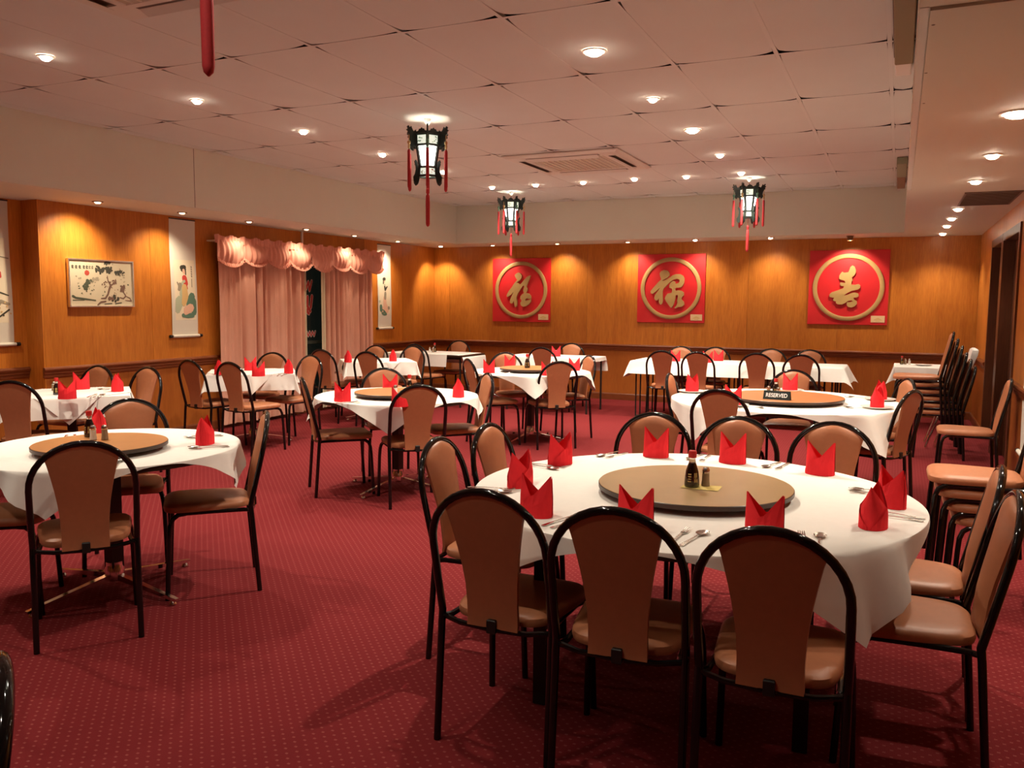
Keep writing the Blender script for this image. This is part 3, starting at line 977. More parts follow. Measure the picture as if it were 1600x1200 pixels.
for i, (x, y, kk) in enumerate(WALL_LIGHTS[:13]):
    lab = 'small soffit spotlight ' + wn[i]
    t = thing('soffit_spotlight', lab, 'spotlight', (x, y, ZS - .0035), 0, 'spotlights washing the wood walls')
    MB().lathe([(.050, 0), (.048, -.006), (.036, -.008), (.032, .0)], 18, caps=False).build('trim_ring', M['bronze'], t, True)
    glare = kk in 'dc'
    MB().lathe([(0.001, -.020), (.020, -.018), (.030, -.006), (.032, 0)], 14, caps=False).build('bulb', M['bulb'] if glare else M['bulbdim'], t, True)
    if kk == 'g':
        MB().lathe([(.036, -.006), (.036, -.055), (.030, -.058), (.028, -.03)], 14, caps=False).build('gimbal', M['bronze'], t, True)


def cassette(a, label):
    x0, x1, y0, y1 = a
    cx, cy = (x0 + x1) / 2, (y0 + y1) / 2
    t = thing('air_conditioner', label, 'air conditioner', (cx, cy, ZC))
    w_, h_ = (x1 - x0) / 2, (y1 - y0) / 2
    rings = []
    for z, i in ((0, 0), (-.012, 0), (-.030, .035), (-.030, .20), (-.022, .21)):
        rings.append([(-w_ + i, -h_ + i, z), (w_ - i, -h_ + i, z), (w_ - i, h_ - i, z), (-w_ + i, h_ - i, z)])
    MB().loft(rings, False).build('fascia', M['acpanel'], t)
    MB().box(-w_ + .20, w_ - .20, -h_ + .20, h_ - .20, -.026, -.018).build('grille', M['acgrille'], t)
    g = MB()
    for i in range(1, 14):
        x = -w_ + .20 + (2 * w_ - .40) * i / 14
        g.box(x - .004, x + .004, -h_ + .21, h_ - .21, -.031, -.026)
    g.build('grille_bars', M['acpanel'], t)
    for k_, (ax, ay, bx_, by) in enumerate(((-w_ + .09, -h_ + .22, -w_ + .16, h_ - .22), (w_ - .16, -h_ + .22, w_ - .09, h_ - .22), (-w_ + .22, -h_ + .09, w_ - .22, -h_ + .16), (-w_ + .22, h_ - .16, w_ - .22, h_ - .09))):
        MB().box(ax, bx_, ay, by, -.0312, -.0302).build('air_slot', M['ventdark'], t)
        fl = MB()
        if k_ < 2:
            sg = -1 if k_ == 0 else 1
            fl.loft([[(ax + .01, y, -.034), (ax + .012, y, -.036), (bx_ - .004, y, -.036 - (.02 if sg < 0 else .02)), (bx_ - .006, y, -.034 - .02)] for y in (ay + .01, by - .01)])
        else:
            fl.loft([[(x, ay + .01, -.034), (x, ay + .012, -.036), (x, by - .004, -.056), (x, by - .006, -.054)] for x in (ax + .01, bx_ - .01)])
        fl.build('flap', M['acpanel'], t)
    return t


cassette(AC1, 'flush ceiling air conditioner between the left hanging lantern and the right row of lights')
cassette(AC2, 'ceiling air conditioner partly cut by the top edge beside the lone red tassel')

t = thing('ceiling_vent', 'grey grille vent flush in the low right soffit', 'vent', (.625, 8.03, ZS - .004))
MB().box(-.20, .20, -.47, .47, -.004, 0).build('backing', M['ventdark'], t)
b = MB()
for i in range(16):
    y = -.44 + .88 * i / 15
    b.box(-.185, .185, y - .008, y + .008, -.009, -.004)
b.build('slat', M['ventdark'], t)
b = MB()
b.box(-.20, .20, -.47, -.455, -.010, -.004)
b.box(-.20, .20, .455, .47, -.010, -.004)
b.box(-.20, -.188, -.455, .455, -.010, -.004)
b.box(.188, .20, -.455, .455, -.010, -.004)
b.build('vent_frame', M['ventdark'], t)

t = thing('slot_diffuser', 'olive slot air diffuser along the right bulkhead edge, nearer one with white end box', 'air diffuser', (-.045, 4.8, ZC))
MB().bbox(-.045, .052, -.85, .62, -.075, 0, .006).build('casing', M['olive'], t)
MB().bbox(-.050, -.045, -.85, .55, -.05, -.012, .002).build('slot_lip', M['edge'], t)
MB().bbox(-.045, .045, .64, .98, -.05, 0, .006).build('end_box', M['whiteplastic'], t)
t = thing('slot_diffuser', 'pale green and brown slot air diffuser along the right bulkhead, farther from camera', 'air diffuser', (-.045, 10.2, ZC))
MB().bbox(-.045, .052, -1.0, -.05, -.07, 0, .006).build('casing', M['teal'], t)
MB().bbox(-.045, .040, -.05, .92, -.07, 0, .006).build('casing', M['tanwood'], t)
MB().bbox(-.040, -.015, .92, .96, -.09, -.05, .004).build('clip', M['whiteplastic'], t)

# ------------------------------------------------------------------ lanterns


def lantern(loc, rz, label):
    """hexagonal palace lantern hanging from the ceiling; local z = 0 is the ceiling"""
    t = thing('palace_lantern', label, 'lantern', loc, rz, 'palace lanterns hanging from the ceiling')
    t.scale = (.85, .85, .85)
    MB().lathe([(.038, 0), (.036, -.012), (.016, -.048), (.008, -.052)], 14).build('ceiling_rose', M['whiteplastic'], t, True)
    MB().tube([(0, 0, -.05), (0, 0, -.115)], .0028, 6).build('cord', M['blackm'], t)

    def hexr(r, z, off=0):
        return [(r * math.cos(PI / 3 * i + off), r * math.sin(PI / 3 * i + off), z) for i in range(6)]
    cf = math.cos(PI / 6)
    # top band frame and bottom band frame with six openings each
    fr = MB()
    for (za, ra, zc_, rc, pw) in ((-.150, .125, -.248, .122, .017), (-.445, .088, -.525, .092, .013)):
        for z, r_ in ((za, ra), (zc_, rc)):
            A, B = hexr(r_, z), hexr(r_, z)
            for i in range(6):
                fr.tube([A[i], A[(i + 1) % 6]], .0115, 6)
        A, B = hexr(ra, za), hexr(rc, zc_)
        for i in range(6):
            fr.tube([A[i], B[i]], pw, 6)
    A, B = hexr(.112, -.255), hexr(.080, -.440)
    for i in range(6):
        fr.tube([A[i], B[i]], .016, 6)
        m0 = [(A[i][k] + A[(i + 1) % 6][k]) / 2 for k in range(3)]
    fr.build('lantern_frame', M['lantern'], t)
    # cresting along the top, one crest per side
    for i in range(6):
        a0, a1 = Vector(hexr(.125, -.145)[i]), Vector(hexr(.125, -.145)[(i + 1) % 6])
        nrm = ((a0 + a1) / 2).normalized()
        nrm.z = 0
        cr = MB()
        prof = [(.05, 0), (.95, 0), (.92, .018), (.78, .022), (.70, .040), (.60, .038), (.5, .052), (.40, .038), (.30, .040), (.22, .022), (.08, .018)]
        cr.prism(prof, -.004, .004, lambda u, v, d: a0 + (a1 - a0) * u + Vector((0, 0, v)) + nrm * d)
        cr.build('crest', M['lantern'], t)
    # panes
    for (za, ra, zc_, rc, key, nme) in ((-.156, .121, -.242, .118, 'panedim', 'painted_pane'), (-.258, .108, -.436, .077, 'pane', 'pane'), (-.452, .085, -.518, .088, 'panedim', 'painted_pane')):
        A, B = hexr(ra, za), hexr(rc, zc_)
        for i in range(6):
            j = (i + 1) % 6
            p = MB()
            p.add([A[i], A[j], B[j], B[i]], [(0, 1, 2, 3)])
            po = p.build(nme, M[key], t)
            if key == 'panedim':
                c0 = (Vector(A[i]) + Vector(A[j]) + Vector(B[i]) + Vector(B[j])) / 4
                eu = (Vector(A[j]) - Vector(A[i])).normalized()
                ev = Vector((0, 0, 1))
                nn = Vector((c0.x, c0.y, 0)).normalized()
                q = MB()
                top = za > -.3
                rnd = random.Random(i + (10 if top else 0))
                for s_ in range(7 if top else 4):
                    u0, v0 = rnd.uniform(-.04, .04) * (1 if top else .6), rnd.uniform(-.028, .028) * (1 if top else .7)
                    q.stroke([(u0, v0, .004), (u0 + rnd.uniform(-.018, .018), v0 + rnd.uniform(-.012, .012), .003)], .0015, .002, lambda u, v, d: c0 + eu * u + ev * v + nn * d, 0, 5)
                q.build('print', M['ptgreen'] if top else (M['ptred'] if i % 2 else M['inkgrey']), po)
    MB().lathe([(.012, -.11), (.014, -.125), (.004, -.14)], 10).build('finial', M['lantern'], t, True)
    b_ = MB()
    for i in range(3):
        a = PI / 3 * i
        b_.tube([(.122 * math.cos(a), .122 * math.sin(a), -.15), (-.122 * math.cos(a), -.122 * math.sin(a), -.15)], .004, 6)
    b_.tube([(0, 0, -.13), (0, 0, -.20)], .006, 6)
    b_.build('spider_bracket', M['lantern'], t)
    MB().lathe([(.002, -.375), (.022, -.36), (.030, -.33), (.022, -.29), (.014, -.26), (.014, -.20)], 12).build('bulb', M['bulb'], t, True)
    # dragon-head brackets and tassels at the six corners
    dr = [(.116, -.130), (.134, -.116), (.150, -.130), (.163, -.112), (.176, -.084), (.190, -.100), (.203, -.080), (.216, -.090), (.209, -.108), (.224, -.120), (.207, -.134), (.214, -.152), (.198, -.160),
          (.184, -.190), (.178, -.222), (.186, -.250), (.174, -.272), (.158, -.280), (.148, -.256), (.138, -.266), (.116, -.252)]
    lo = [(.086, -.440), (.103, -.434), (.110, -.402), (.130, -.384), (.140, -.402), (.129, -.430), (.126, -.470), (.134, -.510), (.152, -.540), (.149, -.580), (.130, -.604), (.110, -.592), (.100, -.572), (.090, -.535), (.084, -.500)]
    for i in range(6):
        a = PI / 3 * i
        ca, sa = math.cos(a), math.sin(a)
        MB().prism(dr, -.008, .008, lambda u, v, d: (u * ca - d * sa, u * sa + d * ca, v)).build('dragon_bracket', M['lantern'], t)
        MB().prism(lo, -.006, .006, lambda u, v, d: (u * ca - d * sa, u * sa + d * ca, v)).build('corner_foot', M['lantern'], t)
        ts = MB()
        cx, cy = .197 * ca, .197 * sa
        ts.lathe([(.008, -.295), (.0145, -.31), (.0155, -.50), (.016, -.63), (.012, -.645), (.003, -.655)], 10, (cx, cy, 0))
        to = ts.build('tassel', M['tassel'], t, True)
        MB().lathe([(.004, -.165), (.004, -.215), (.015, -.222), (.017, -.235), (.012, -.248), (.010, -.25), (.011, -.285), (.004, -.29)], 8, (cx, cy, 0)).build('tassel_cap', M['jade'] if i % 2 else M['brass'], to, True)
    MB().tube([(0, 0, -.52), (0, 0, -.65)], .003, 6).build('tassel_cord', M['tassel'], t)
    ts = MB()
    ts.lathe([(.006, -.635), (.016, -.645), (.017, -.675), (.010, -.69), (.018, -.705), (.0205, -.78), (.019, -.96), (.015, -.98), (.003, -.992)], 10)
    ts.build('center_tassel', M['tassel'], t, True)
    l = bpy.data.lights.new('lantern_bulb_light', 'POINT')
    l.energy = 85
    l.color = (1.0, .90, .74)
    l.shadow_soft_size = .012
    lo_ = bpy.data.objects.new('lantern_bulb_light', l)
    COL.objects.link(lo_)
    lo_.location = (loc[0], loc[1], loc[2] - .205)
    return t


lantern((-3.473, 5.908, ZC - .001), R(0), 'hexagonal black lantern with red tassels, largest and closest of the lit three')
lantern((-4.713, 10.18, ZC - .001), R(20), 'hexagonal black lantern with red tassels hanging before the left plaque')
lantern((-1.638, 10.065, ZC - .001), R(14), 'hexagonal black lantern with red tassels hanging between middle and right plaques')
lantern((-1.712, 1.76, ZC - .001), R(8), 'lantern above the frame whose long red tassel hangs at the top edge')

# ------------------------------------------------------------------ chairs
ARC_R, ARC_Z, ARC_H = .198, .690, .193


def lean(z):
    return .035 - .105 * (z - .44) / .455 if z > .44 else .035 * z / .44


def make_chair(label):
    t = thing('dining_chair', label, 'chair')
    pts = [(-.198, lean(.44), .44), (-.200, lean(.56), .56), (-.200, lean(.69), .69)]
    for i in range(1, 18):
        a = PI * i / 18
        z = ARC_Z + ARC_H * math.sin(a)
        pts.append((-.200 * math.cos(a), lean(z), z))
    pts += [(.200, lean(.69), .69), (.200, lean(.56), .56), (.198, lean(.44), .44)]
    MB().tube(pts, .0132, 10).build('back_frame', M['black'], t, True)
    for s_ in (-1, 1):
        MB().tube([(s_ * .198, .035, .445), (s_ * .1985, .030, .40), (s_ * .200, .0, .008), (s_ * .200, .0, 0)], [.0128, .0128, .0122, .0122], 10).build('leg', M['black'], t, True)
        MB().tube([(s_ * .174, .34, .420), (s_ * .180, .375, .417), (s_ * .188, .400, .400), (s_ * .194, .413, .366), (s_ * .198, .418, .31), (s_ * .206, .434, .0)], .0122, 10).build('leg', M['black'], t, True)
    f = MB()
    for s_ in (-1, 1):
        f.tube([(s_ * .196, .032, .420), (s_ * .178, .065, .420), (s_ * .172, .20, .420), (s_ * .174, .34, .420)], .0105, 8)
    f.tube([(-.198, .034, .425), (-.12, .018, .415), (0, .012, .412), (.12, .018, .415), (.198, .034, .425)], .0095, 8)
    f.tube([(-.172, .36, .419), (.172, .36, .419)], .0085, 8)
    f.build('seat_frame', M['black'], t, True)
    # upholstered seat
    n = 44
    out = []
    for i in range(n):
        a = 2 * PI * i / n
        ca, sa = math.cos(a), math.sin(a)
        e = 0.42
        x = abs(ca) ** e * (1 if ca > 0 else -1)
        y = abs(sa) ** e * (1 if sa > 0 else -1)
        wv = .168 + .037 * (y + 1) / 2
        out.append((x * wv, .240 + y * .207))
    rings = []
    for s_, z in ((.90, .424), (.985, .428), (1.0, .440), (.985, .454), (.93, .463), (.80, .468), (.5, .470), (.02, .4705)):
        rings.append([(x * s_, .240 + (y - .240) * s_, z) for x, y in out])
    MB().loft(rings, True).build('seat', M['vinyl'], t, True)
    # vase-shaped back pad
    ks = [(.418, .092), (.46, .091), (.52, .091), (.58, .095), (.64, .102), (.70, .112), (.755, .123), (.795, .132), (.82, .139)]

    def hwid(z):
        for (a, wa), (c, wc) in zip(ks, ks[1:]):
            if a <= z <= c:
                wv = wa + (wc - wa) * (z - a) / (c - a)
                break
        else:
            wv = ks[-1][1] + (z - .82) * .2
        if z > ARC_Z:
            q = 1 - ((z - ARC_Z) / (ARC_H - .006)) ** 2
            wv = min(wv, .200 * math.sqrt(max(q, 0)) - .004 if q > 0 else .004)
        return max(wv, .012)
    zs = [.418, .45, .50, .56, .62, .68, .73, .77, .795, .815, .835, .852, .864, .871, .8755]
    us = [-1, -.93, -.6, -.2, .2, .6, .93, 1]
    rings = []
    for z in zs:
        wv = hwid(z)
        y0 = lean(z) - .020 * max(0, 1 - (z - .418) / .16)
        fade = min(1, (z - .415) / .03) * min(1, max(.15, (.885 - z) / .03))
        row = []
        for u in us:
            bul = (1 - abs(u) ** 3)
            row.append((u * wv, y0 + .004 + .022 * bul * fade ** .5, z))
        for u in reversed(us):
            row.append((u * wv * .985, y0 - .007, z))
        rings.append(row)
    MB().loft(rings, True).build('backrest', M['vinyl'], t, True)
    MB().bbox(-.016, .016, -.003, .020, .402, .448, .003).build('bracket', M['blackm'], t)
    return t


CH0 = make_chair('prototype')
_first = [True]


def chair(xt, yt, th, label, group, z=0.0):
    """xt, yt: plan position of the arch top; th: direction it faces (0 = away from the camera along the room)"""
    fx, fy = -math.sin(th), math.cos(th)
    x, y = xt + .07 * fx, yt + .07 * fy
    if _first[0]:
        _first[0] = False
        CH0.location = (x, y, z)
        CH0.rotation_euler = (0, 0, th)
        CH0['label'] = label
        CH0['group'] = group
        return CH0
    return dup(CH0, (x, y, z), th, label, group)


G1 = 'chairs round the nearest big table'
A1 = 'nearest big table'
chair(-1.15, 2.28, R(0), 'tan chair with its back to us, left of three at the ' + A1, G1)
chair(-.71, 2.24, R(4), 'tan chair with its back to us, middle of three at the ' + A1, G1)
chair(-.275, 2.22, R(0), 'tan chair with its back to us, right of three at the ' + A1, G1)
chair(.37, 3.00, R(92), 'tan chair seen from the side, nearer of two at right of ' + A1, G1)
chair(.37, 3.46, R(88), 'tan chair seen from the side, farther of two at right of ' + A1, G1)
chair(-1.78, 3.09, R(-88), 'tan chair facing right, nearer of two at left of ' + A1, G1)
chair(-1.77, 3.56, R(-92), 'tan chair facing right, farther of two at left of ' + A1, G1)
chair(-1.15, 4.33, R(180), 'tan chair facing us behind the %s, left of three' % A1, G1)
chair(-.72, 4.38, R(178), 'tan chair facing us behind the %s, middle of three' % A1, G1)
chair(-.265, 4.40, R(180), 'tan chair facing us behind the %s, right of three' % A1, G1)
G2 = 'chairs round the reserved table'
chair(-1.72, 6.86, R(-88), 'tan chair at left end of the table with the RESERVED sign', G2)
chair(-1.085, 5.71, R(-6), 'tan chair with its back to us at the table with the RESERVED sign', G2)
chair(-.82, 7.76, R(180), 'tan chair facing us directly behind the RESERVED sign', G2)
chair(.125, 6.33, R(65), 'dark-backed chair seen from behind at right end of RESERVED table', G2)
chair(.10, 7.32, R(112), 'tan chair partly hidden behind the dark-backed one at right end of RESERVED table', G2)
G3 = 'chairs round the left round table'
chair(-3.015, 2.34, R(52), 'tan chair with its back to us at left round table, nearest its side', G3)
chair(-2.985, 3.42, R(135), 'tan chair seen from the side at the right of left round table', G3)
chair(-4.07, 3.49, R(-136), 'tan chair facing us behind the left round table', G3)
chair(-4.08, 2.34, R(-48), 'tan chair cut by left picture edge, only seat and front leg showing', G3)
chair(-1.285, .841, R(150), 'black chair frame edge at the bottom left picture corner', 'chair by the camera')
G4 = 'chairs round the middle round table'
chair(-4.09, 5.07, R(-45), 'tan chair seen from the side at left of middle round table', G4)
chair(-3.02, 5.02, R(44), 'tan chair with its back to us at middle round table', G4)
chair(-4.06, 6.14, R(-137), 'tan chair facing us behind lazy Susan of middle round table', G4)
chair(-3.03, 6.13, R(135), 'tan chair facing left at right of middle round table', G4)
G5 = 'chairs round the far round table'
chair(-3.985, 7.56, R(-42), 'dark-backed chair at left of far round table, facing right', G5)
chair(-3.02, 7.69, R(40), 'tan chair with its back to us at far round table', G5)
chair(-4.11, 8.73, R(-136), 'tan chair facing us behind soy bottle of far round table', G5)
chair(-3.08, 8.76, R(136), 'tan chair facing left at right of far round table', G5)
G6 = 'chairs at the tables along the left wall'
chair(-5.70, 3.87, R(28), 'tan chair with its back to us at wall table below the pine painting', G6)
chair(-6.38, 5.16, R(-178), 'tan chair against wood wall behind table below the pine painting', G6)
chair(-5.87, 5.24, R(176), 'tan chair at right of table below the pine painting', G6)
chair(-6.25, 6.05, R(-8), 'dark-backed chair at left of table before the wide curtain', G6)
chair(-5.70, 6.01, R(-4), 'dark-backed chair in front of table before the wide curtain', G6)
chair(-6.34, 7.38, R(-170), 'tan chair against the wide curtain behind its table', G6)
chair(-5.69, 7.23, R(170), 'tan chair at right of table before the wide curtain', G6)
chair(-6.26, 8.12, R(-4), 'dark-backed chair at left of table before the narrower curtain', G6)
chair(-5.55, 8.04, R(0), 'dark-backed chair in front of table before the narrower curtain', G6)
chair(-6.24, 9.28, R(180), 'tan chair against the narrower curtain behind its table', G6)
chair(-5.73, 9.38, R(174), 'tan chair at right of table before the narrower curtain', G6)
chair(-5.98, 9.80, R(-4), 'dark-backed chair in front of the corner table without napkins', G6)
chair(-5.98, 11.10, R(180), 'tan chair against the back wall behind the corner table without napkins', G6)
G7 = 'chairs at the tables along the back wall'
chair(-4.18, 9.98, R(0), 'dark-backed chair in front of oblong table under the left plaque', G7)
chair(-4.22, 11.22, R(180), 'tan chair facing us behind oblong table under the left plaque', G7)
for i, (x, y) in enumerate(((-2.62, 10.08), (-2.18, 10.06), (-1.50, 10.16), (-1.00, 10.14))):
    chair(x, y, R((0, -3, 2, 0)[i]), 'dark-backed chair before the long back table, %s of four from the left' % nm[i], G7)
for i, (x, y) in enumerate(((-2.655, 11.25), (-2.20, 11.30), (-1.48, 11.28), (-1.01, 11.30))):
    chair(x, y, R(180), 'tan chair facing us behind the long back table, %s of four from the left' % nm[i], G7)
chair(.845, 7.74, R(90), 'single unstacked tan chair against the right wall', 'chairs along the right wall')
for k in range(6):
    chair(.49 + .04 * (5 - k), 9.10, R(90), 'tan chair in the tall stack by the doors, %s from the bottom' % nm[k], 'tall chair stack', .065 * k)
for k in range(4):
    chair(.70 + .038 * (3 - k) - .02, 4.62, R(90), 'tan chair in the short stack by the right wall, %s from the bottom' % nm[k], 'short chair stack', .065 * k)

# white folding chair leaning behind the tall stack
t = thing('folding_chair', 'white plastic folding chair with chrome legs leaning behind the tall stack', 'chair', (.55, 9.72, 0))
for s_ in (-1, 1):
    MB().tube([(-.24, s_ * .19, .011), (-.08, s_ * .19, .50), (.12, s_ * .18, .93)], .011, 8).build('leg', M['chrome'], t, True)
    MB().tube([(-.14, s_ * .165, .011), (-.03, s_ * .165, .45), (.05, s_ * .165, .62)], .010, 8).build('leg', M['chrome'], t, True)
MB().tube([(-.215, -.19, .09), (-.215, .19, .09)], .008, 8).build('stretcher', M['chrome'], t, True)
rings = []
for s_, (dx, dz, hw_, th_) in enumerate(((.045, .58, .06, .006), (.085, .70, .09, .010), (.10, .76, .12, .016), (.125, .86, .17, .022), (.155, .97, .19, .030), (.165, 1.02, .175, .028), (.168, 1.035, .14, .012))):
    rings.append([(dx - th_, -hw_, dz), (dx - th_, hw_, dz), (dx + th_, hw_, dz), (dx + th_, -hw_, dz)])
MB().loft(rings, True).build('backrest', M['whiteplastic'], t, True)
MB().loft([[(-.03 + q * .9, -.17, .35 + q * 2.6), (-.03 + q * .9, .17, .35 + q * 2.6), (-.005 + q * .9, .17, .345 + q * 2.6), (-.005 + q * .9, -.17, .345 + q * 2.6)] for q in (0, .05, .12)], True).build('seat', M['whiteplastic'], t)

# ------------------------------------------------------------------ tables and cloths
TZ = .731          # table top height
CZ = .735          # cloth surface


def round_table(cx, cy, rad, label, rz, big):
    t = thing('round_table', label, 'table', (cx, cy, 0), rz)
    MB().lathe([(rad - .006, TZ - .026), (rad, TZ - .022), (rad, TZ - .004), (rad - .004, TZ)], 64).build('tabletop', M['edge'], t, True)
    if big:
        for a in (45, 135, 225, 315):
            x, y = .64 * math.cos(R(a)), .64 * math.sin(R(a))
            MB().bbox(x - .024, x + .024, y - .024, y + .024, 0, TZ - .03, .004).build('leg', M['blackm'], t)
        fr = MB()
        q = .64 * math.cos(R(45))
        for s_ in (-1, 1):
            fr.box(-q, q, s_ * q - .012, s_ * q + .012, TZ - .075, TZ - .027)
            fr.box(s_ * q - .012, s_ * q + .012, -q, q, TZ - .075, TZ - .027)
        fr.build('apron', M['blackm'], t)
    else:
        pedestal(t, .46)
    return t


def pedestal(t, reach):
    MB().bbox(-.032, .032, -.032, .032, .105, TZ - .028, .006).build('column', M['blackm'], t)
    MB().lathe([(.028, .05), (.046, .06), (.048, .11), (.040, .13), (.040, .15)], 16).build('collar', M['chrome'], t, True)
    for k_ in range(4):
        a = PI / 2 * k_
        f = MB()
        ca, sa = math.cos(a), math.sin(a)
        f.loft([[(r_ * ca - w_ * sa, r_ * sa + w_ * ca, z0), (r_ * ca + w_ * sa, r_ * sa - w_ * ca, z0), (r_ * ca + w_ * sa, r_ * sa - w_ * ca, z1), (r_ * ca - w_ * sa, r_ * sa + w_ * ca, z1)] for r_, w_, z0, z1 in ((.03, .016, .06, .09), (.20, .014, .045, .068), (reach - .03, .012, .022, .038), (reach, .010, .022, .034))])
        fo = f.build('base_foot', M['chrome'], t)
        MB().lathe([(.016, 0), (.018, .004), (.012, .02), (.006, .024)], 10, ((reach - .03) * ca, (reach - .03) * sa, 0)).build('glide', M['chrome'], fo, True)


def drape(d, f, wob):
    """outward and downward offset for a length d of cloth past the edge"""
    return .006 + f * d + wob


def cloth_round(cx, cy, rad, side, az, label, group, seed, flare=.06):
    rnd = random.Random(seed)
    ph = [rnd.uniform(0, 6.28) for _ in range(4)]
    b_ = MB()
    NT, NI, NO = 128, 5, 11
    vs, fs = [(0, 0, CZ)], []
    h = side / 2
    for i in range(NT):
        a = 2 * PI * i / NT
        # distance to the square's border
        q = ((a + PI / 4) % (PI / 2)) - PI / 4
        dm = h / math.cos(q)
        dm *= 1 - .02 * max(0, abs(q) / (PI / 4) - .9) * 10
        ov = max(.012, dm - rad)
        aw = a + az
        for k_ in range(1, NI + 1):
            r_ = rad * k_ / NI
            vs.append((r_ * math.cos(aw), r_ * math.sin(aw), CZ))
        for k_ in range(1, NO + 1):
            d = ov * k_ / NO
            cornerness = (abs(q) / (PI / 4)) ** 2
            wob = d * (.26 * math.sin(9 * a + ph[0]) + .16 * math.sin(15 * a + ph[1]) + .10 * math.sin(23 * a + ph[2])) * (.35 + .65 * cornerness) * 1.35
            rr = rad + .005 * min(1, k_ / 2) + d * (flare + .05 * cornerness) + wob * .7
            bend = min(1, d / .03)
            z = CZ - max(0, d - .008) * (0.93 - .10 * cornerness) * bend
            rr = max(rr, rad + .006 + .004 * k_ / NO)
            vs.append((rr * math.cos(aw), rr * math.sin(aw), z))
    n = NI + NO
    for i in range(NT):
        j = (i + 1) % NT
        fs.append((0, 1 + i * n, 1 + j * n))
        for k_ in range(n - 1):
            fs.append((1 + i * n + k_, 1 + i * n + k_ + 1, 1 + j * n + k_ + 1, 1 + j * n + k_))
    b_.add(vs, fs)
    o = b_.build('tablecloth', M['cloth'], None, True, (cx, cy, 0))
    o.data.set_sharp_from_angle(angle=R(75))
    return tag(o, label, 'tablecloth', group)


def cloth_rect(cx, cy, a, c, rz, sa, sc, crz, label, group, lift=0.0, seed=0, off=(0, 0), flare=.12, name='tablecloth', res=None):
    """cloth sa x sc turned by crz over a table top of half sizes a, c (table frame turned by rz)"""
    rnd = random.Random(seed)
    ph = [rnd.uniform(0, 6.28) for _ in range(3)]
    b_ = MB()
    co, si = math.cos(crz), math.sin(crz)

    def axis(half, edge):
        pts = {-half, half, 0.0}
        for e in (-edge, edge):
            if abs(e) < half:
                pts |= {e, e * 1.015, e * .97}
        n_ = 9
        if abs(edge) < half:
            for k_ in range(1, n_ + 1):
                pts |= {edge + (half - edge) * k_ / n_, -edge - (half - edge) * k_ / n_}
            for k_ in range(1, 5):
                pts |= {edge * k_ / 5, -edge * k_ / 5}
        return sorted(pts)
    if abs(si) < .01:
        U, V = axis(sa / 2, a), axis(sc / 2, c)
    else:
        U = [sa * (k_ / 56 - .5) for k_ in range(57)]
        V = [sc * (k_ / 56 - .5) for k_ in range(57)]
    vs = []
    for v in V:
        for u in U:
            x, y = u * co - v * si + off[0], u * si + v * co + off[1]
            nx, ny = max(-a, min(a, x)), max(-c, min(c, y))
            dx, dy = x - nx, y - ny
            d = math.hypot(dx, dy)
            if d < 1e-6:
                vs.append((x, y, CZ + lift))
                continue
            ex, ey = dx / d, dy / d
            corner = min(abs(ex), abs(ey)) * 1.41
            s_ = math.atan2(y, x)
            wob = d * .16 * math.sin(11 * s_ + ph[0]) + d * .08 * math.sin(23 * s_ + ph[1])
            out = .005 + lift * 1.5 + d * (flare + .22 * corner) + wob * .6
            out = max(out, .004 + lift * 1.5)
            z = CZ + lift - max(0, d - .004) * (.96 - .10 * corner)
            vs.append((nx + ex * out, ny + ey * out, z))
    n = len(U)
    fs = [(j * n + i, j * n + i + 1, (j + 1) * n + i + 1, (j + 1) * n + i) for j in range(len(V) - 1) for i in range(n - 1)]
    b_.add(vs, fs)
    o = b_.build(name, M['cloth'], None, True, (cx, cy, 0))
    o.rotation_euler = (0, 0, rz)
    o.data.set_sharp_from_angle(angle=R(60))
    return tag(o, label, 'tablecloth', group)


def lazy_susan(cx, cy, rad, m, label):
    t = thing('lazy_susan', label, 'lazy susan', (cx, cy, CZ + .001), 0, 'lazy Susans on the round tables')
    MB().lathe([(.14, 0), (.14, .008), (.10, .010), (.10, .018), (.14, .020)], 28).build('bearing', M['steel'], t, True)
    MB().lathe([(rad - .003, .020), (rad, .022), (rad, .037), (rad - .002, .039)], 72).build('board_edge', M['edge'], t, True)
    MB().lathe([(rad - .002, .039), (rad - .003, .040), (.001, .0402)], 72, caps=False).build('board', m, t, True)
    return t


GC = 'white tablecloths'
ROUND = [('T1', -.715, 3.225, .838, True, 1.72, R(4), 'nearest big round table'), ('T2', -.775, 6.68, .84, True, 1.71, R(4), 'big round table with RESERVED sign'),
         ('T3', -3.56, 2.92, .615, False, 1.262, R(-19), 'left round table'), ('T4', -3.55, 5.56, .630, False, 1.29, R(-18), 'middle round table'), ('T5', -3.54, 8.17, .630, False, 1.29, R(-18), 'far round table')]
for i, (k, cx, cy, rad, big, side, az, nme) in enumerate(ROUND):
    round_table(cx, cy, rad, 'black-legged table frame under the cloth of the ' + nme if big else 'pedestal table with chrome cross foot under cloth of ' + nme, R(4) if big else R(-4), big)
    cloth_round(cx, cy, rad, side, az, 'white square tablecloth draped over the ' + nme, GC, i + 3)
lazy_susan(-.69, 3.20, .37, M['laminate_grey'], 'lazy Susan with soy sauce bottle on the nearest big round table')
lazy_susan(-.76, 6.60, .43, M['laminate_brown'], 'large brown lazy Susan carrying the RESERVED sign')
lazy_susan(-3.51, 2.83, .305, M['laminate'], 'tan lazy Susan on the left round table')
lazy_susan(-3.52, 5.47, .305, M['laminate'], 'tan lazy Susan on the middle round table')
lazy_susan(-3.55, 8.15, .315, M['laminate'], 'tan lazy Susan on the far round table')

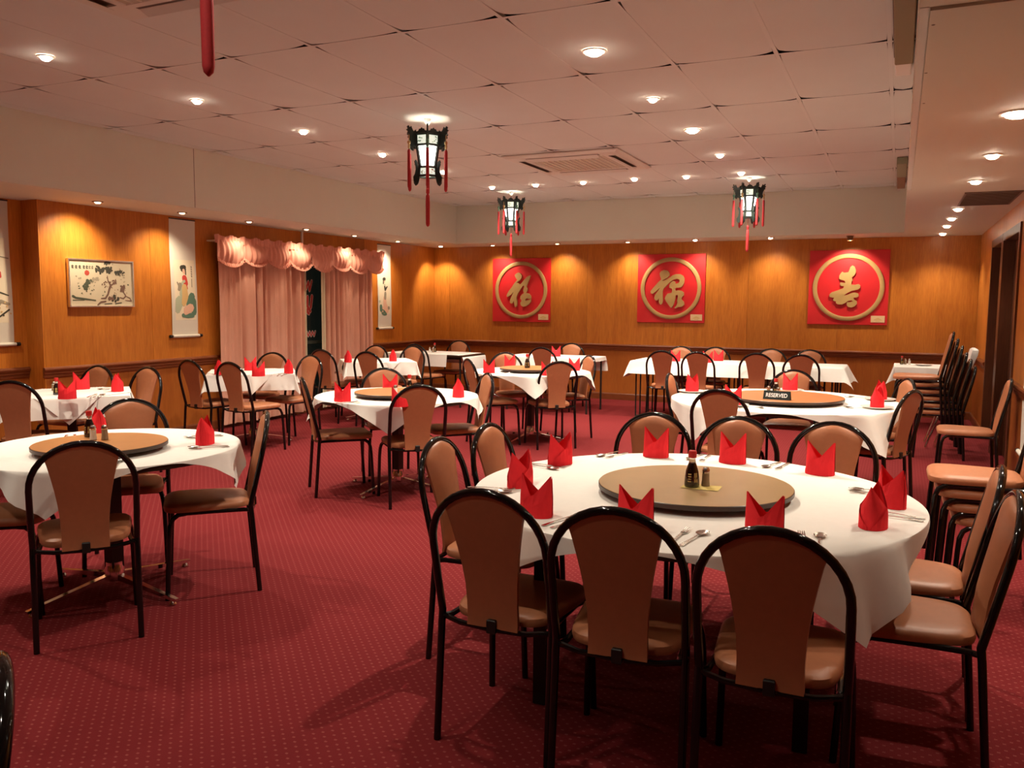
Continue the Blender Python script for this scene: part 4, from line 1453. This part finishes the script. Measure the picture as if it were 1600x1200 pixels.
GS = 'tables along the left wall'
SQ = [(-5.90, 4.50, R(50), 'below the pine painting'), (-6.05, 6.71, R(40), 'before the wide curtain'), (-5.88, 8.76, R(42), 'before the narrower curtain')]
for i, (cx, cy, rz, nme) in enumerate(SQ):
    t = thing('square_table', 'small pedestal table under white cloths ' + nme, 'table', (cx, cy, 0), rz, GS)
    MB().bbox(-.42, .42, -.365, .365, TZ - .025, TZ, .004).build('tabletop', M['edge'], t)
    pedestal(t, .40)
    cloth_rect(cx, cy, .42, .365, rz, 1.18, 1.07, 0, 'white lower tablecloth hanging from square table ' + nme, GC, 0, i)
    cloth_rect(cx, cy, .42, .365, rz, .83, .83, PI / 4, 'white top cloth laid cornerwise on square table ' + nme, GC, .0035, i + 5, name='top_cloth')


def leg_table(cx, cy, hx, hy, label, legs, hair=False):
    t = thing('dining_table', label, 'table', (cx, cy, 0))
    MB().bbox(-hx, hx, -hy, hy, TZ - .025, TZ, .004).build('tabletop', M['edge'], t)
    for x, y in legs:
        l = MB()
        if hair:
            l.tube([(x - .028, y, 0), (x - .03, y, TZ - .026)], .010, 8)
            l.tube([(x + .028, y, 0), (x + .03, y, TZ - .026)], .010, 8)
            l.tube([(x - .028, y, .03), (x + .028, y, .03)], .008, 6)
        else:
            l.tube([(x, y, 0), (x, y, TZ - .026)], .014, 8)
        l.build('leg', M['blackm'], t, True)
    ap = MB()
    ap.box(-hx + .05, hx - .05, -hy + .05, -hy + .065, TZ - .06, TZ - .026)
    ap.box(-hx + .05, hx - .05, hy - .065, hy - .05, TZ - .06, TZ - .026)
    ap.build('apron', M['blackm'], t)
    return t


leg_table(-6.06, 10.48, .64, .35, 'oblong table partly bare at right in the back left corner', [(x, y) for x in (-.58, .58) for y in (-.29, .29)])
cloth_rect(-6.06, 10.48, .64, .35, 0, 1.64, .70, 0, 'white tablecloth covering corner table without napkins, bare front edge at right', GC, 0, 21, off=(.06, 0))
cloth_rect(-6.06, 10.48, .64, .35, 0, 1.02, 1.06, 0, 'second white cloth hanging at front of corner table without napkins', GC, .0035, 22, off=(-.10, 0), name='top_cloth')
leg_table(-4.27, 10.66, .62, .35, 'oblong table under white cloth below the left plaque', [(x, y) for x in (-.58, .58) for y in (-.29, .29)])
cloth_rect(-4.27, 10.66, .62, .35, 0, 1.36, 1.14, 0, 'white tablecloth with one red napkin below the left plaque', GC, 0, 23)
leg_table(-1.82, 10.70, 1.27, .36, 'long table on paired thin legs below the middle plaque', [(x, y) for x in (-1.18, -.45, .0, .45, 1.18) for y in (-.30, .30)], True)
cloth_rect(-1.82, 10.70, 1.27, .36, 0, 2.98, 1.06, 0, 'long white tablecloth with flaring corners below the middle plaque', GC, 0, 24, flare=.30)
leg_table(.34, 11.28, .36, .36, 'small table under white cloth in the back right corner', [(x, y) for x in (-.31, .31) for y in (-.31, .31)])
cloth_rect(.34, 11.28, .36, .36, 0, 1.06, 1.06, 0, 'white tablecloth on the small table behind the tall chair stack', GC, 0, 25)

# ------------------------------------------------------------------ napkins


def make_napkin():
    t = thing('folded_napkin', 'x', 'napkin')
    n = 36

    def top(c):
        return .070 + .074 * abs(c) ** 1.05

    def shell(rx, ry, seg):
        b_ = MB()
        rows = []
        m = 6
        for k_ in range(m + 1):
            f = k_ / m
            row = []
            for i in range(n if seg is None else seg[1] - seg[0] + 1):
                a = 2 * PI * (i + (0 if seg is None else seg[0])) / n
                c, s_ = math.cos(a), math.sin(a)
                z = top(c) * f
                tp = 1 - .10 * f
                tq = min(1, max(0, (z - .070) / .077))
                sq = math.sqrt((1 - tq) / (1 + tq))
                row.append((rx * c * (1 - .03 * f), ry * s_ * tp * sq, z))
            rows.append(row)
        b_.loft(rows, False, closed=seg is None)
        return b_
    shell(.060, .043, None).build('wrap', M['napkin'], t, True)
    shell(.057, .040, None).build('inner_fold', M['napkin'], t, True)
    # crossing flap on the front: one layer runs from the right peak to the lower left
    fl = MB()
    pts = []
    for sgn, side in ((-1, 1), (1, -1)):
        vs, fs = [], []
        m = 9
        for k_ in range(m + 1):
            f = k_ / m
            a = PI * (1.5 if sgn < 0 else .5) + (f - .5) * PI * .92 * (1 if sgn < 0 else -1)
            c, s_ = math.cos(a), math.sin(a)
            ztop = min(top(c), .012 + (f) * .135) if True else 0
            for q in (0, .5, 1):
                z = ztop * q
                tq = min(1, max(0, (z - .070) / .077))
                sq = math.sqrt((1 - tq) / (1 + tq))
                tp = 1 - .10 * z / max(.03, top(c))
                vs.append(((.0622) * c * (1 - .03 * z / .14), (.0442) * s_ * tp * sq + sgn * (.0012 + .0022 * q), z))
        for k_ in range(m):
            for q in range(2):
                fs.append((k_ * 3 + q, (k_ + 1) * 3 + q, (k_ + 1) * 3 + q + 1, k_ * 3 + q + 1))
        fl.add(vs, fs)
    fl.build('flap', M['napkin'], t)
    return t


NP0 = make_napkin()
_nf = [True]


def napkin(x, y, th, label, group, z=CZ + .001):
    global NP0
    if _nf[0]:
        _nf[0] = False
        NP0.location = (x, y, z)
        NP0.rotation_euler = (0, 0, th)
        NP0['label'], NP0['group'] = label, group
        return
    dup(NP0, (x, y, z), th, label, group)


def seatname(i):
    return nm[i]


NG = 'red napkins on the nearest big table'
N1 = [(-1.35, 3.02, R(78), 'left rim, nearer of two before the side chairs'), (-1.11, 2.62, R(-6), 'front left rim beside fork and spoon'), (-1.375, 3.52, R(60), 'left rim, farther of two before the side chairs'),
      (-1.03, 3.90, R(0), 'far rim, left of the three before facing chairs'), (-.67, 3.91, R(-4), 'far rim, middle of the three before facing chairs'), (-.28, 3.82, R(-12), 'far rim, right of the three before facing chairs'),
      (0.005, 3.32, R(-50), 'right rim, farther of two overlapping ones'), (-.045, 2.98, R(80), 'right rim, nearer of two overlapping ones'), (-.75, 2.60, R(-4), 'front rim behind the middle near chair'), (-.355, 2.68, R(-8), 'front rim behind the right near chair')]
for x, y, th, lab in N1:
    napkin(x, y, th, 'red napkin on nearest big table, ' + lab, NG)
NG = 'red napkins on the reserved table'
for x, y, th, lab, pz in ((-1.53, 6.90, R(60), 'on a plate at the left rim', 1), (-1.06, 6.12, R(-5), 'partly hidden by chair at the front rim', 1), (-.81, 7.40, R(0), 'directly behind the sign', 1), (-.10, 7.02, R(-70), 'at the right rim, farther one', 1), (-.11, 6.46, R(75), 'at the right rim, nearer one', 1)):
    napkin(x, y, th, 'red napkin on RESERVED table, ' + lab, NG, CZ + .012)
    p = MB().lathe([(.06, 0), (.075, .003), (.112, .013), (.114, .015), (.110, .0155), (.076, .0075), (.001, .0065)], 36).build('plate', M['plate'], None, True, (x, y, CZ + .001))
    tag(p, 'round white plate under the red napkin ' + {'o': 'at left rim of RESERVED table', 'p': 'at front rim of RESERVED table', 'd': 'behind the RESERVED sign', 'a': 'at right rim of RESERVED table, ' + lab[-11:]}[lab[0]], 'plate', 'plates on the reserved table')
NG = 'red napkins on the left round table'
for x, y, th, lab in ((-3.95, 3.17, R(-30), 'behind the dark soy bottle'), (-3.205, 3.20, R(-60), 'alone at the right rim'), (-3.74, 2.40, R(-40), 'tip showing above the near chair back')):
    napkin(x, y, th, 'red napkin on left round table, ' + lab, NG)
NG = 'red napkins on the middle round table'
for x, y, th, lab in ((-3.685, 5.03, R(20), 'at the left front rim'), (-3.07, 5.68, R(-58), 'alone at the right rim'), (-3.76, 5.78, R(30), 'behind the lazy Susan'), (-3.15, 4.97, R(40), 'half hidden by the near chair back')):
    napkin(x, y, th, 'red napkin on middle round table, ' + lab, NG)
NG = 'red napkins on the far round table'
for x, y, th, lab in ((-3.84, 7.77, R(20), 'left front rim'), (-3.97, 8.56, R(35), 'behind lazy Susan at left'), (-3.17, 8.50, R(20), 'right rim'), (-3.20, 7.80, R(30), 'sliver beside the near chair back')):
    napkin(x, y, th, 'red napkin on far round table, ' + lab, NG)
NG = 'red napkins on the wall tables'
for x, y, th, lab in ((-5.53, 4.19, R(40), 'below the pine painting, front of two overlapping'), (-6.03, 4.70, R(50), 'below the pine painting, back of two overlapping'), (-5.64, 4.72, R(-50), 'below the pine painting, alone at right'),
                      (-6.07, 6.27, R(-40), 'before the wide curtain, at left'), (-6.15, 6.80, R(40), 'before the wide curtain, behind pepper shaker'), (-5.60, 6.30, R(42), 'before the wide curtain, front middle'), (-5.58, 6.72, R(-45), 'before the wide curtain, at right'),
                      (-5.97, 8.27, R(-50), 'before the narrower curtain, at left'), (-5.60, 8.68, R(-50), 'before the narrower curtain, at right')):
    napkin(x, y, th, 'red napkin on table ' + lab, NG, CZ + .0045)
NG = 'red napkins on the back tables'
for x, y, th, lab in ((-4.22, 10.60, R(15), 'single red napkin on oblong table below the left plaque'), (-2.55, 10.50, R(10), 'red napkin at left on long back table, half behind chair'), (-2.14, 10.48, R(10), 'front red napkin of two overlapping on long back table'), (-2.08, 10.86, R(10), 'back red napkin of two overlapping on long back table')):
    napkin(x, y, th, lab, NG)

# ------------------------------------------------------------------ cutlery


def make_fork():
    t = thing('fork', 'x', 'fork')
    f = MB()

    def strip(sec):
        f.loft([[(-w_, y, z), (w_, y, z), (w_, y, z + .0018), (-w_, y, z + .0018)] for y, w_, z in sec], True)
    strip([(-.095, .006, .001), (-.088, .008, .001), (-.02, .0035, .004), (.03, .0035, .004), (.042, .010, .002), (.055, .0115, .001)])
    f.build('handle', M['steel'], t)
    for k_ in range(4):
        x = -.0095 + .0063 * k_
        q = MB()
        q.loft([[(x - w_, y, z), (x + w_, y, z), (x + w_, y, z + .0018), (x - w_, y, z + .0018)] for y, w_, z in ((.054, .002, .001), (.08, .0018, .002), (.098, .0012, .006))], True)
        q.build('tine', M['steel'], t)
    return t


def make_spoon():
    t = thing('spoon', 'x', 'spoon')
    f = MB()
    f.loft([[(-w_, y, z), (w_, y, z), (w_, y, z + .0018), (-w_, y, z + .0018)] for y, w_, z in ((-.095, .006, .001), (-.088, .008, .001), (-.02, .0035, .004), (.03, .0035, .005), (.045, .006, .003))], True)
    f.build('handle', M['steel'], t)
    q = MB()

    def fn(u, v):
        a = 2 * PI * u
        r_ = v
        return (.0205 * r_ * math.cos(a), .070 + .030 * r_ * math.sin(a), .0015 + .006 * r_ * r_)
    q.grid(fn, 20, 4)
    q.build('bowl', M['steel'], t, 'all')
    return t


FK, SP_ = make_fork(), make_spoon()
_cf = [True]


def cutlery(x, y, th, lab, group, z=CZ + .001, gap=.024):
    """(x, y) is about the middle of the pair, th the direction the heads point (0 = along the room)"""
    px_, py_ = math.cos(th), math.sin(th)
    if _cf[0]:
        _cf[0] = False
        for o, s_, n_ in ((FK, -1, 'fork'), (SP_, 1, 'spoon')):
            o.location = (x + s_ * gap * px_, y + s_ * gap * py_, z)
            o.rotation_euler = (0, 0, th)
            o['label'], o['group'] = 'steel %s %s' % (n_, lab), group
        return
    dup(FK, (x - gap * px_, y - gap * py_, z), th + .05, 'steel fork ' + lab, group)
    dup(SP_, (x + gap * px_, y + gap * py_, z), th - .06, 'steel spoon ' + lab, group)


CG = 'cutlery on the nearest big table'
N = ' of nearest big table'
for x, y, th, lab in ((-1.23, 3.85, R(165), 'left of the three far napkins' + N), (-.83, 3.97, R(175), 'between left and middle far napkins' + N), (-.47, 3.93, R(168), 'between middle and right far napkins' + N),
                      (-.05, 3.53, R(95), 'behind the right-hand napkins' + N), (.02, 3.16, R(80), 'between the right-hand napkins and rim' + N), (-1.43, 2.90, R(-80), 'before the left-hand napkins' + N), (-1.42, 3.43, R(-100), 'at the foot of the farther left napkin' + N),
                      (-.985, 2.58, R(-20), 'right of the front left napkin' + N), (-.575, 2.57, R(-8), 'between the front napkins' + N), (-.215, 2.70, R(6), 'right of the last front napkin' + N)):
    cutlery(x, y, th, lab, CG)
CG = 'cutlery on the reserved table'
for x, y, th, lab in ((-.26, 7.10, R(70), 'left of the farther right napkin on RESERVED table'), (-.23, 6.40, R(100), 'left of the nearer right napkin on RESERVED table'), (-.92, 6.05, R(-60), 'at front rim of RESERVED table'), (-1.50, 6.72, R(-85), 'before the left plate on RESERVED table')):
    cutlery(x, y, th, lab, CG)
CG = 'cutlery on the left round table'
for x, y, th, lab in ((-3.16, 2.60, R(45), 'beside the near chair back on left round table'), (-3.37, 3.36, R(150), 'left of the lone right napkin on left round table'), (-3.10, 3.12, R(140), 'right of the lone right napkin on left round table'), (-3.98, 3.02, R(-130), 'behind the near chair arch on left round table')):
    cutlery(x, y, th, lab, CG)
CG = 'cutlery on the far tables'
for x, y, th, lab in ((-5.50, 4.40, R(30), 'front edge of table below the pine painting'), (-5.84, 4.82, R(180), 'left of the lone napkin below the pine painting'), (-5.46, 6.46, R(30), 'front edge of table before the wide curtain'), (-3.58, 4.94, R(-30), 'right of the front left napkin on middle round table'),
                      (-3.66, 7.72, R(-20), 'right of the front left napkin on far round table'), (-5.74, 8.52, R(130), 'between the napkins before the narrower curtain')):
    cutlery(x, y, th, lab, CG, CZ + .0045)

# ------------------------------------------------------------------ bottles, shakers, sign


def bottle(x, y, z, label, s=1.0):
    t = thing('soy_bottle', label, 'bottle', (x, y, z), R(20), 'soy sauce bottles')
    p = [(.024, 0), (.0265, .003), (.0268, .012), (.0255, .035), (.0225, .058), (.017, .076), (.0125, .088), (.0112, .098), (.0112, .108)]
    p = [(r_ * s, h * s) for r_, h in p]
    MB().lathe(p[:7], 20).build('sauce', M['soy'], t, True)
    MB().lathe([(p[6][0] + .0004, p[6][1] - .001)] + p[7:], 16).build('neck', M['clear'], t, True)
    MB().lathe([(.0142 * s, .106 * s), (.0150 * s, .109 * s), (.0150 * s, .126 * s), (.0130 * s, .131 * s), (.004 * s, .1315 * s)], 16).build('cap', M['redcap'], t, True)
    # golden printing on the front
    lb = MB()

    def fn(u, v):
        a = -PI / 2 - .75 + u * .62
        h = (.020 + .034 * v) * s
        rr = (.0268 - .0042 * ((.020 + .034 * v - .012) / .046) + .0006) * s
        return (rr * math.cos(a), rr * math.sin(a), h)
    for q in range(4):
        lb.grid(lambda u, v, q=q: fn(u * .8 + .05, (q + .15 + .5 * v) / 4), 3, 1)
    for q in range(3):
        lb.grid(lambda u, v, q=q: fn(1.55 + (q + .6 * u) * .3, v), 1, 2)
    lb.build('label_print', M['goldlabel'], t)
    return t


def shaker(x, y, z, fill, label):
    t = thing('shaker', label, 'shaker', (x, y, z), 0, 'salt and pepper shakers')
    MB().lathe([(.015, 0), (.0165, .002), (.0145, .022), (.0135, .050)], 14).build('jar', M[fill], t, True)
    MB().lathe([(.0145, .050), (.0150, .053), (.0145, .064), (.010, .072), (.002, .0735)], 14).build('lid', M['steel'], t, True)
    return t


LZ = CZ + .0425
bottle(-.685, 3.13, LZ, 'black soy sauce bottle with red cap on the nearest lazy Susan', 1.06)
shaker(-.640, 3.165, LZ, 'pepper', 'pepper shaker behind soy bottle on the nearest lazy Susan')
pp = MB().grid(lambda u, v: (-.07 + .14 * u, -.045 + .09 * v, .0012 + .0008 * math.sin(9 * u + 5 * v)), 6, 4).build('paper_sachet', M['yellow'], None, False, (-.65, 3.14, LZ - .0008))
tag(pp, 'yellow paper sachet under soy bottle on the nearest lazy Susan', 'sachet')
bottle(-.825, 6.60, LZ, 'soy bottle with red cap behind the RESERVED sign', .98)
shaker(-.872, 6.56, LZ, 'pepper', 'left shaker behind the RESERVED sign')
shaker(-.795, 6.50, LZ, 'salt', 'right shaker behind the RESERVED sign')
bottle(-3.70, 2.92, LZ, 'dark soy bottle on the tan lazy Susan of left round table', 1.0)
shaker(-3.60, 2.86, LZ, 'salt', 'left salt shaker on lazy Susan of left round table')
shaker(-3.555, 2.89, LZ, 'pepper', 'right pepper shaker on lazy Susan of left round table')
shaker(-3.38, 5.27, LZ, 'salt', 'salt shaker on the tan lazy Susan of middle round table')
bottle(-3.40, 5.50, LZ, 'soy bottle half hidden behind chair on the middle round table', 1.0)
bottle(-3.55, 8.10, LZ, 'soy bottle standing alone on lazy Susan of far round table', 1.12)
bottle(-5.83, 4.33, CZ + .0045, 'dark soy bottle left of napkins on table below the pine painting')
shaker(-6.12, 4.52, CZ + .0045, 'pepper', 'low dark shaker by the wall on table below the pine painting')
shaker(-5.80, 6.50, CZ + .0045, 'pepper', 'pepper shaker between napkins on table before the wide curtain')
shaker(-6.14, 10.49, CZ + .0045, 'salt', 'salt shaker, left of pair on corner table without napkins')
shaker(-6.09, 10.50, CZ + .0045, 'pepper', 'pepper shaker, middle of trio on corner table without napkins')
bottle(-6.11, 10.58, CZ + .0045, 'tall bottle behind shakers on corner table without napkins')
shaker(-4.32, 10.84, CZ + .001, 'pepper', 'dark shaker left of the single napkin below the left plaque')
bottle(.06, 11.40, CZ + .001, 'dark bottle at left on table behind the tall chair stack', .8)
shaker(.10, 11.42, CZ + .001, 'pepper', 'left shaker on table behind the tall chair stack')
shaker(.145, 11.43, CZ + .001, 'salt', 'right shaker on table behind the tall chair stack')
tag(MB().lathe([(.05, 0), (.07, .003), (.10, .014), (.098, .016), (.068, .007), (.001, .006)], 28).build('plate', M['plate'], None, True, (.30, 11.30, CZ + .001)), 'white plate on table behind the tall chair stack', 'plate')

# RESERVED sign
t = thing('reserved_sign', 'small black table sign reading RESERVED on the brown lazy Susan', 'sign', (-.78, 6.33, LZ - .001), R(-6))
pr = MB()
pr.loft([[(x, -.030, 0), (x, .030, 0), (x, .004, .062), (x, -.004, .062)] for x in (-.095, .095)], True)
pr.build('block', M['sign'], t)
fc = bpy.data.curves.new('lettering', 'FONT')
fc.body = 'RESERVED'
fc.size = .040
fc.align_x = 'CENTER'
fc.align_y = 'CENTER'
fc.offset = .0007
fc.extrude = .0004
tmp = bpy.data.objects.new('lettering_curve', fc)
COL.objects.link(tmp)
me = bpy.data.meshes.new_from_object(tmp.evaluated_get(bpy.context.evaluated_depsgraph_get()))
bpy.data.objects.remove(tmp)
bpy.data.curves.remove(fc)
me.materials.clear()
me.materials.append(M['white'])
fo = bpy.data.objects.new('lettering', me)
COL.objects.link(fo)
fo.parent = t
ang = math.atan2(.062, .026)
fo.location = (0, -.0185, .030)
fo.rotation_euler = (ang, 0, 0)
fo.scale = (.86, 1.05, 1)
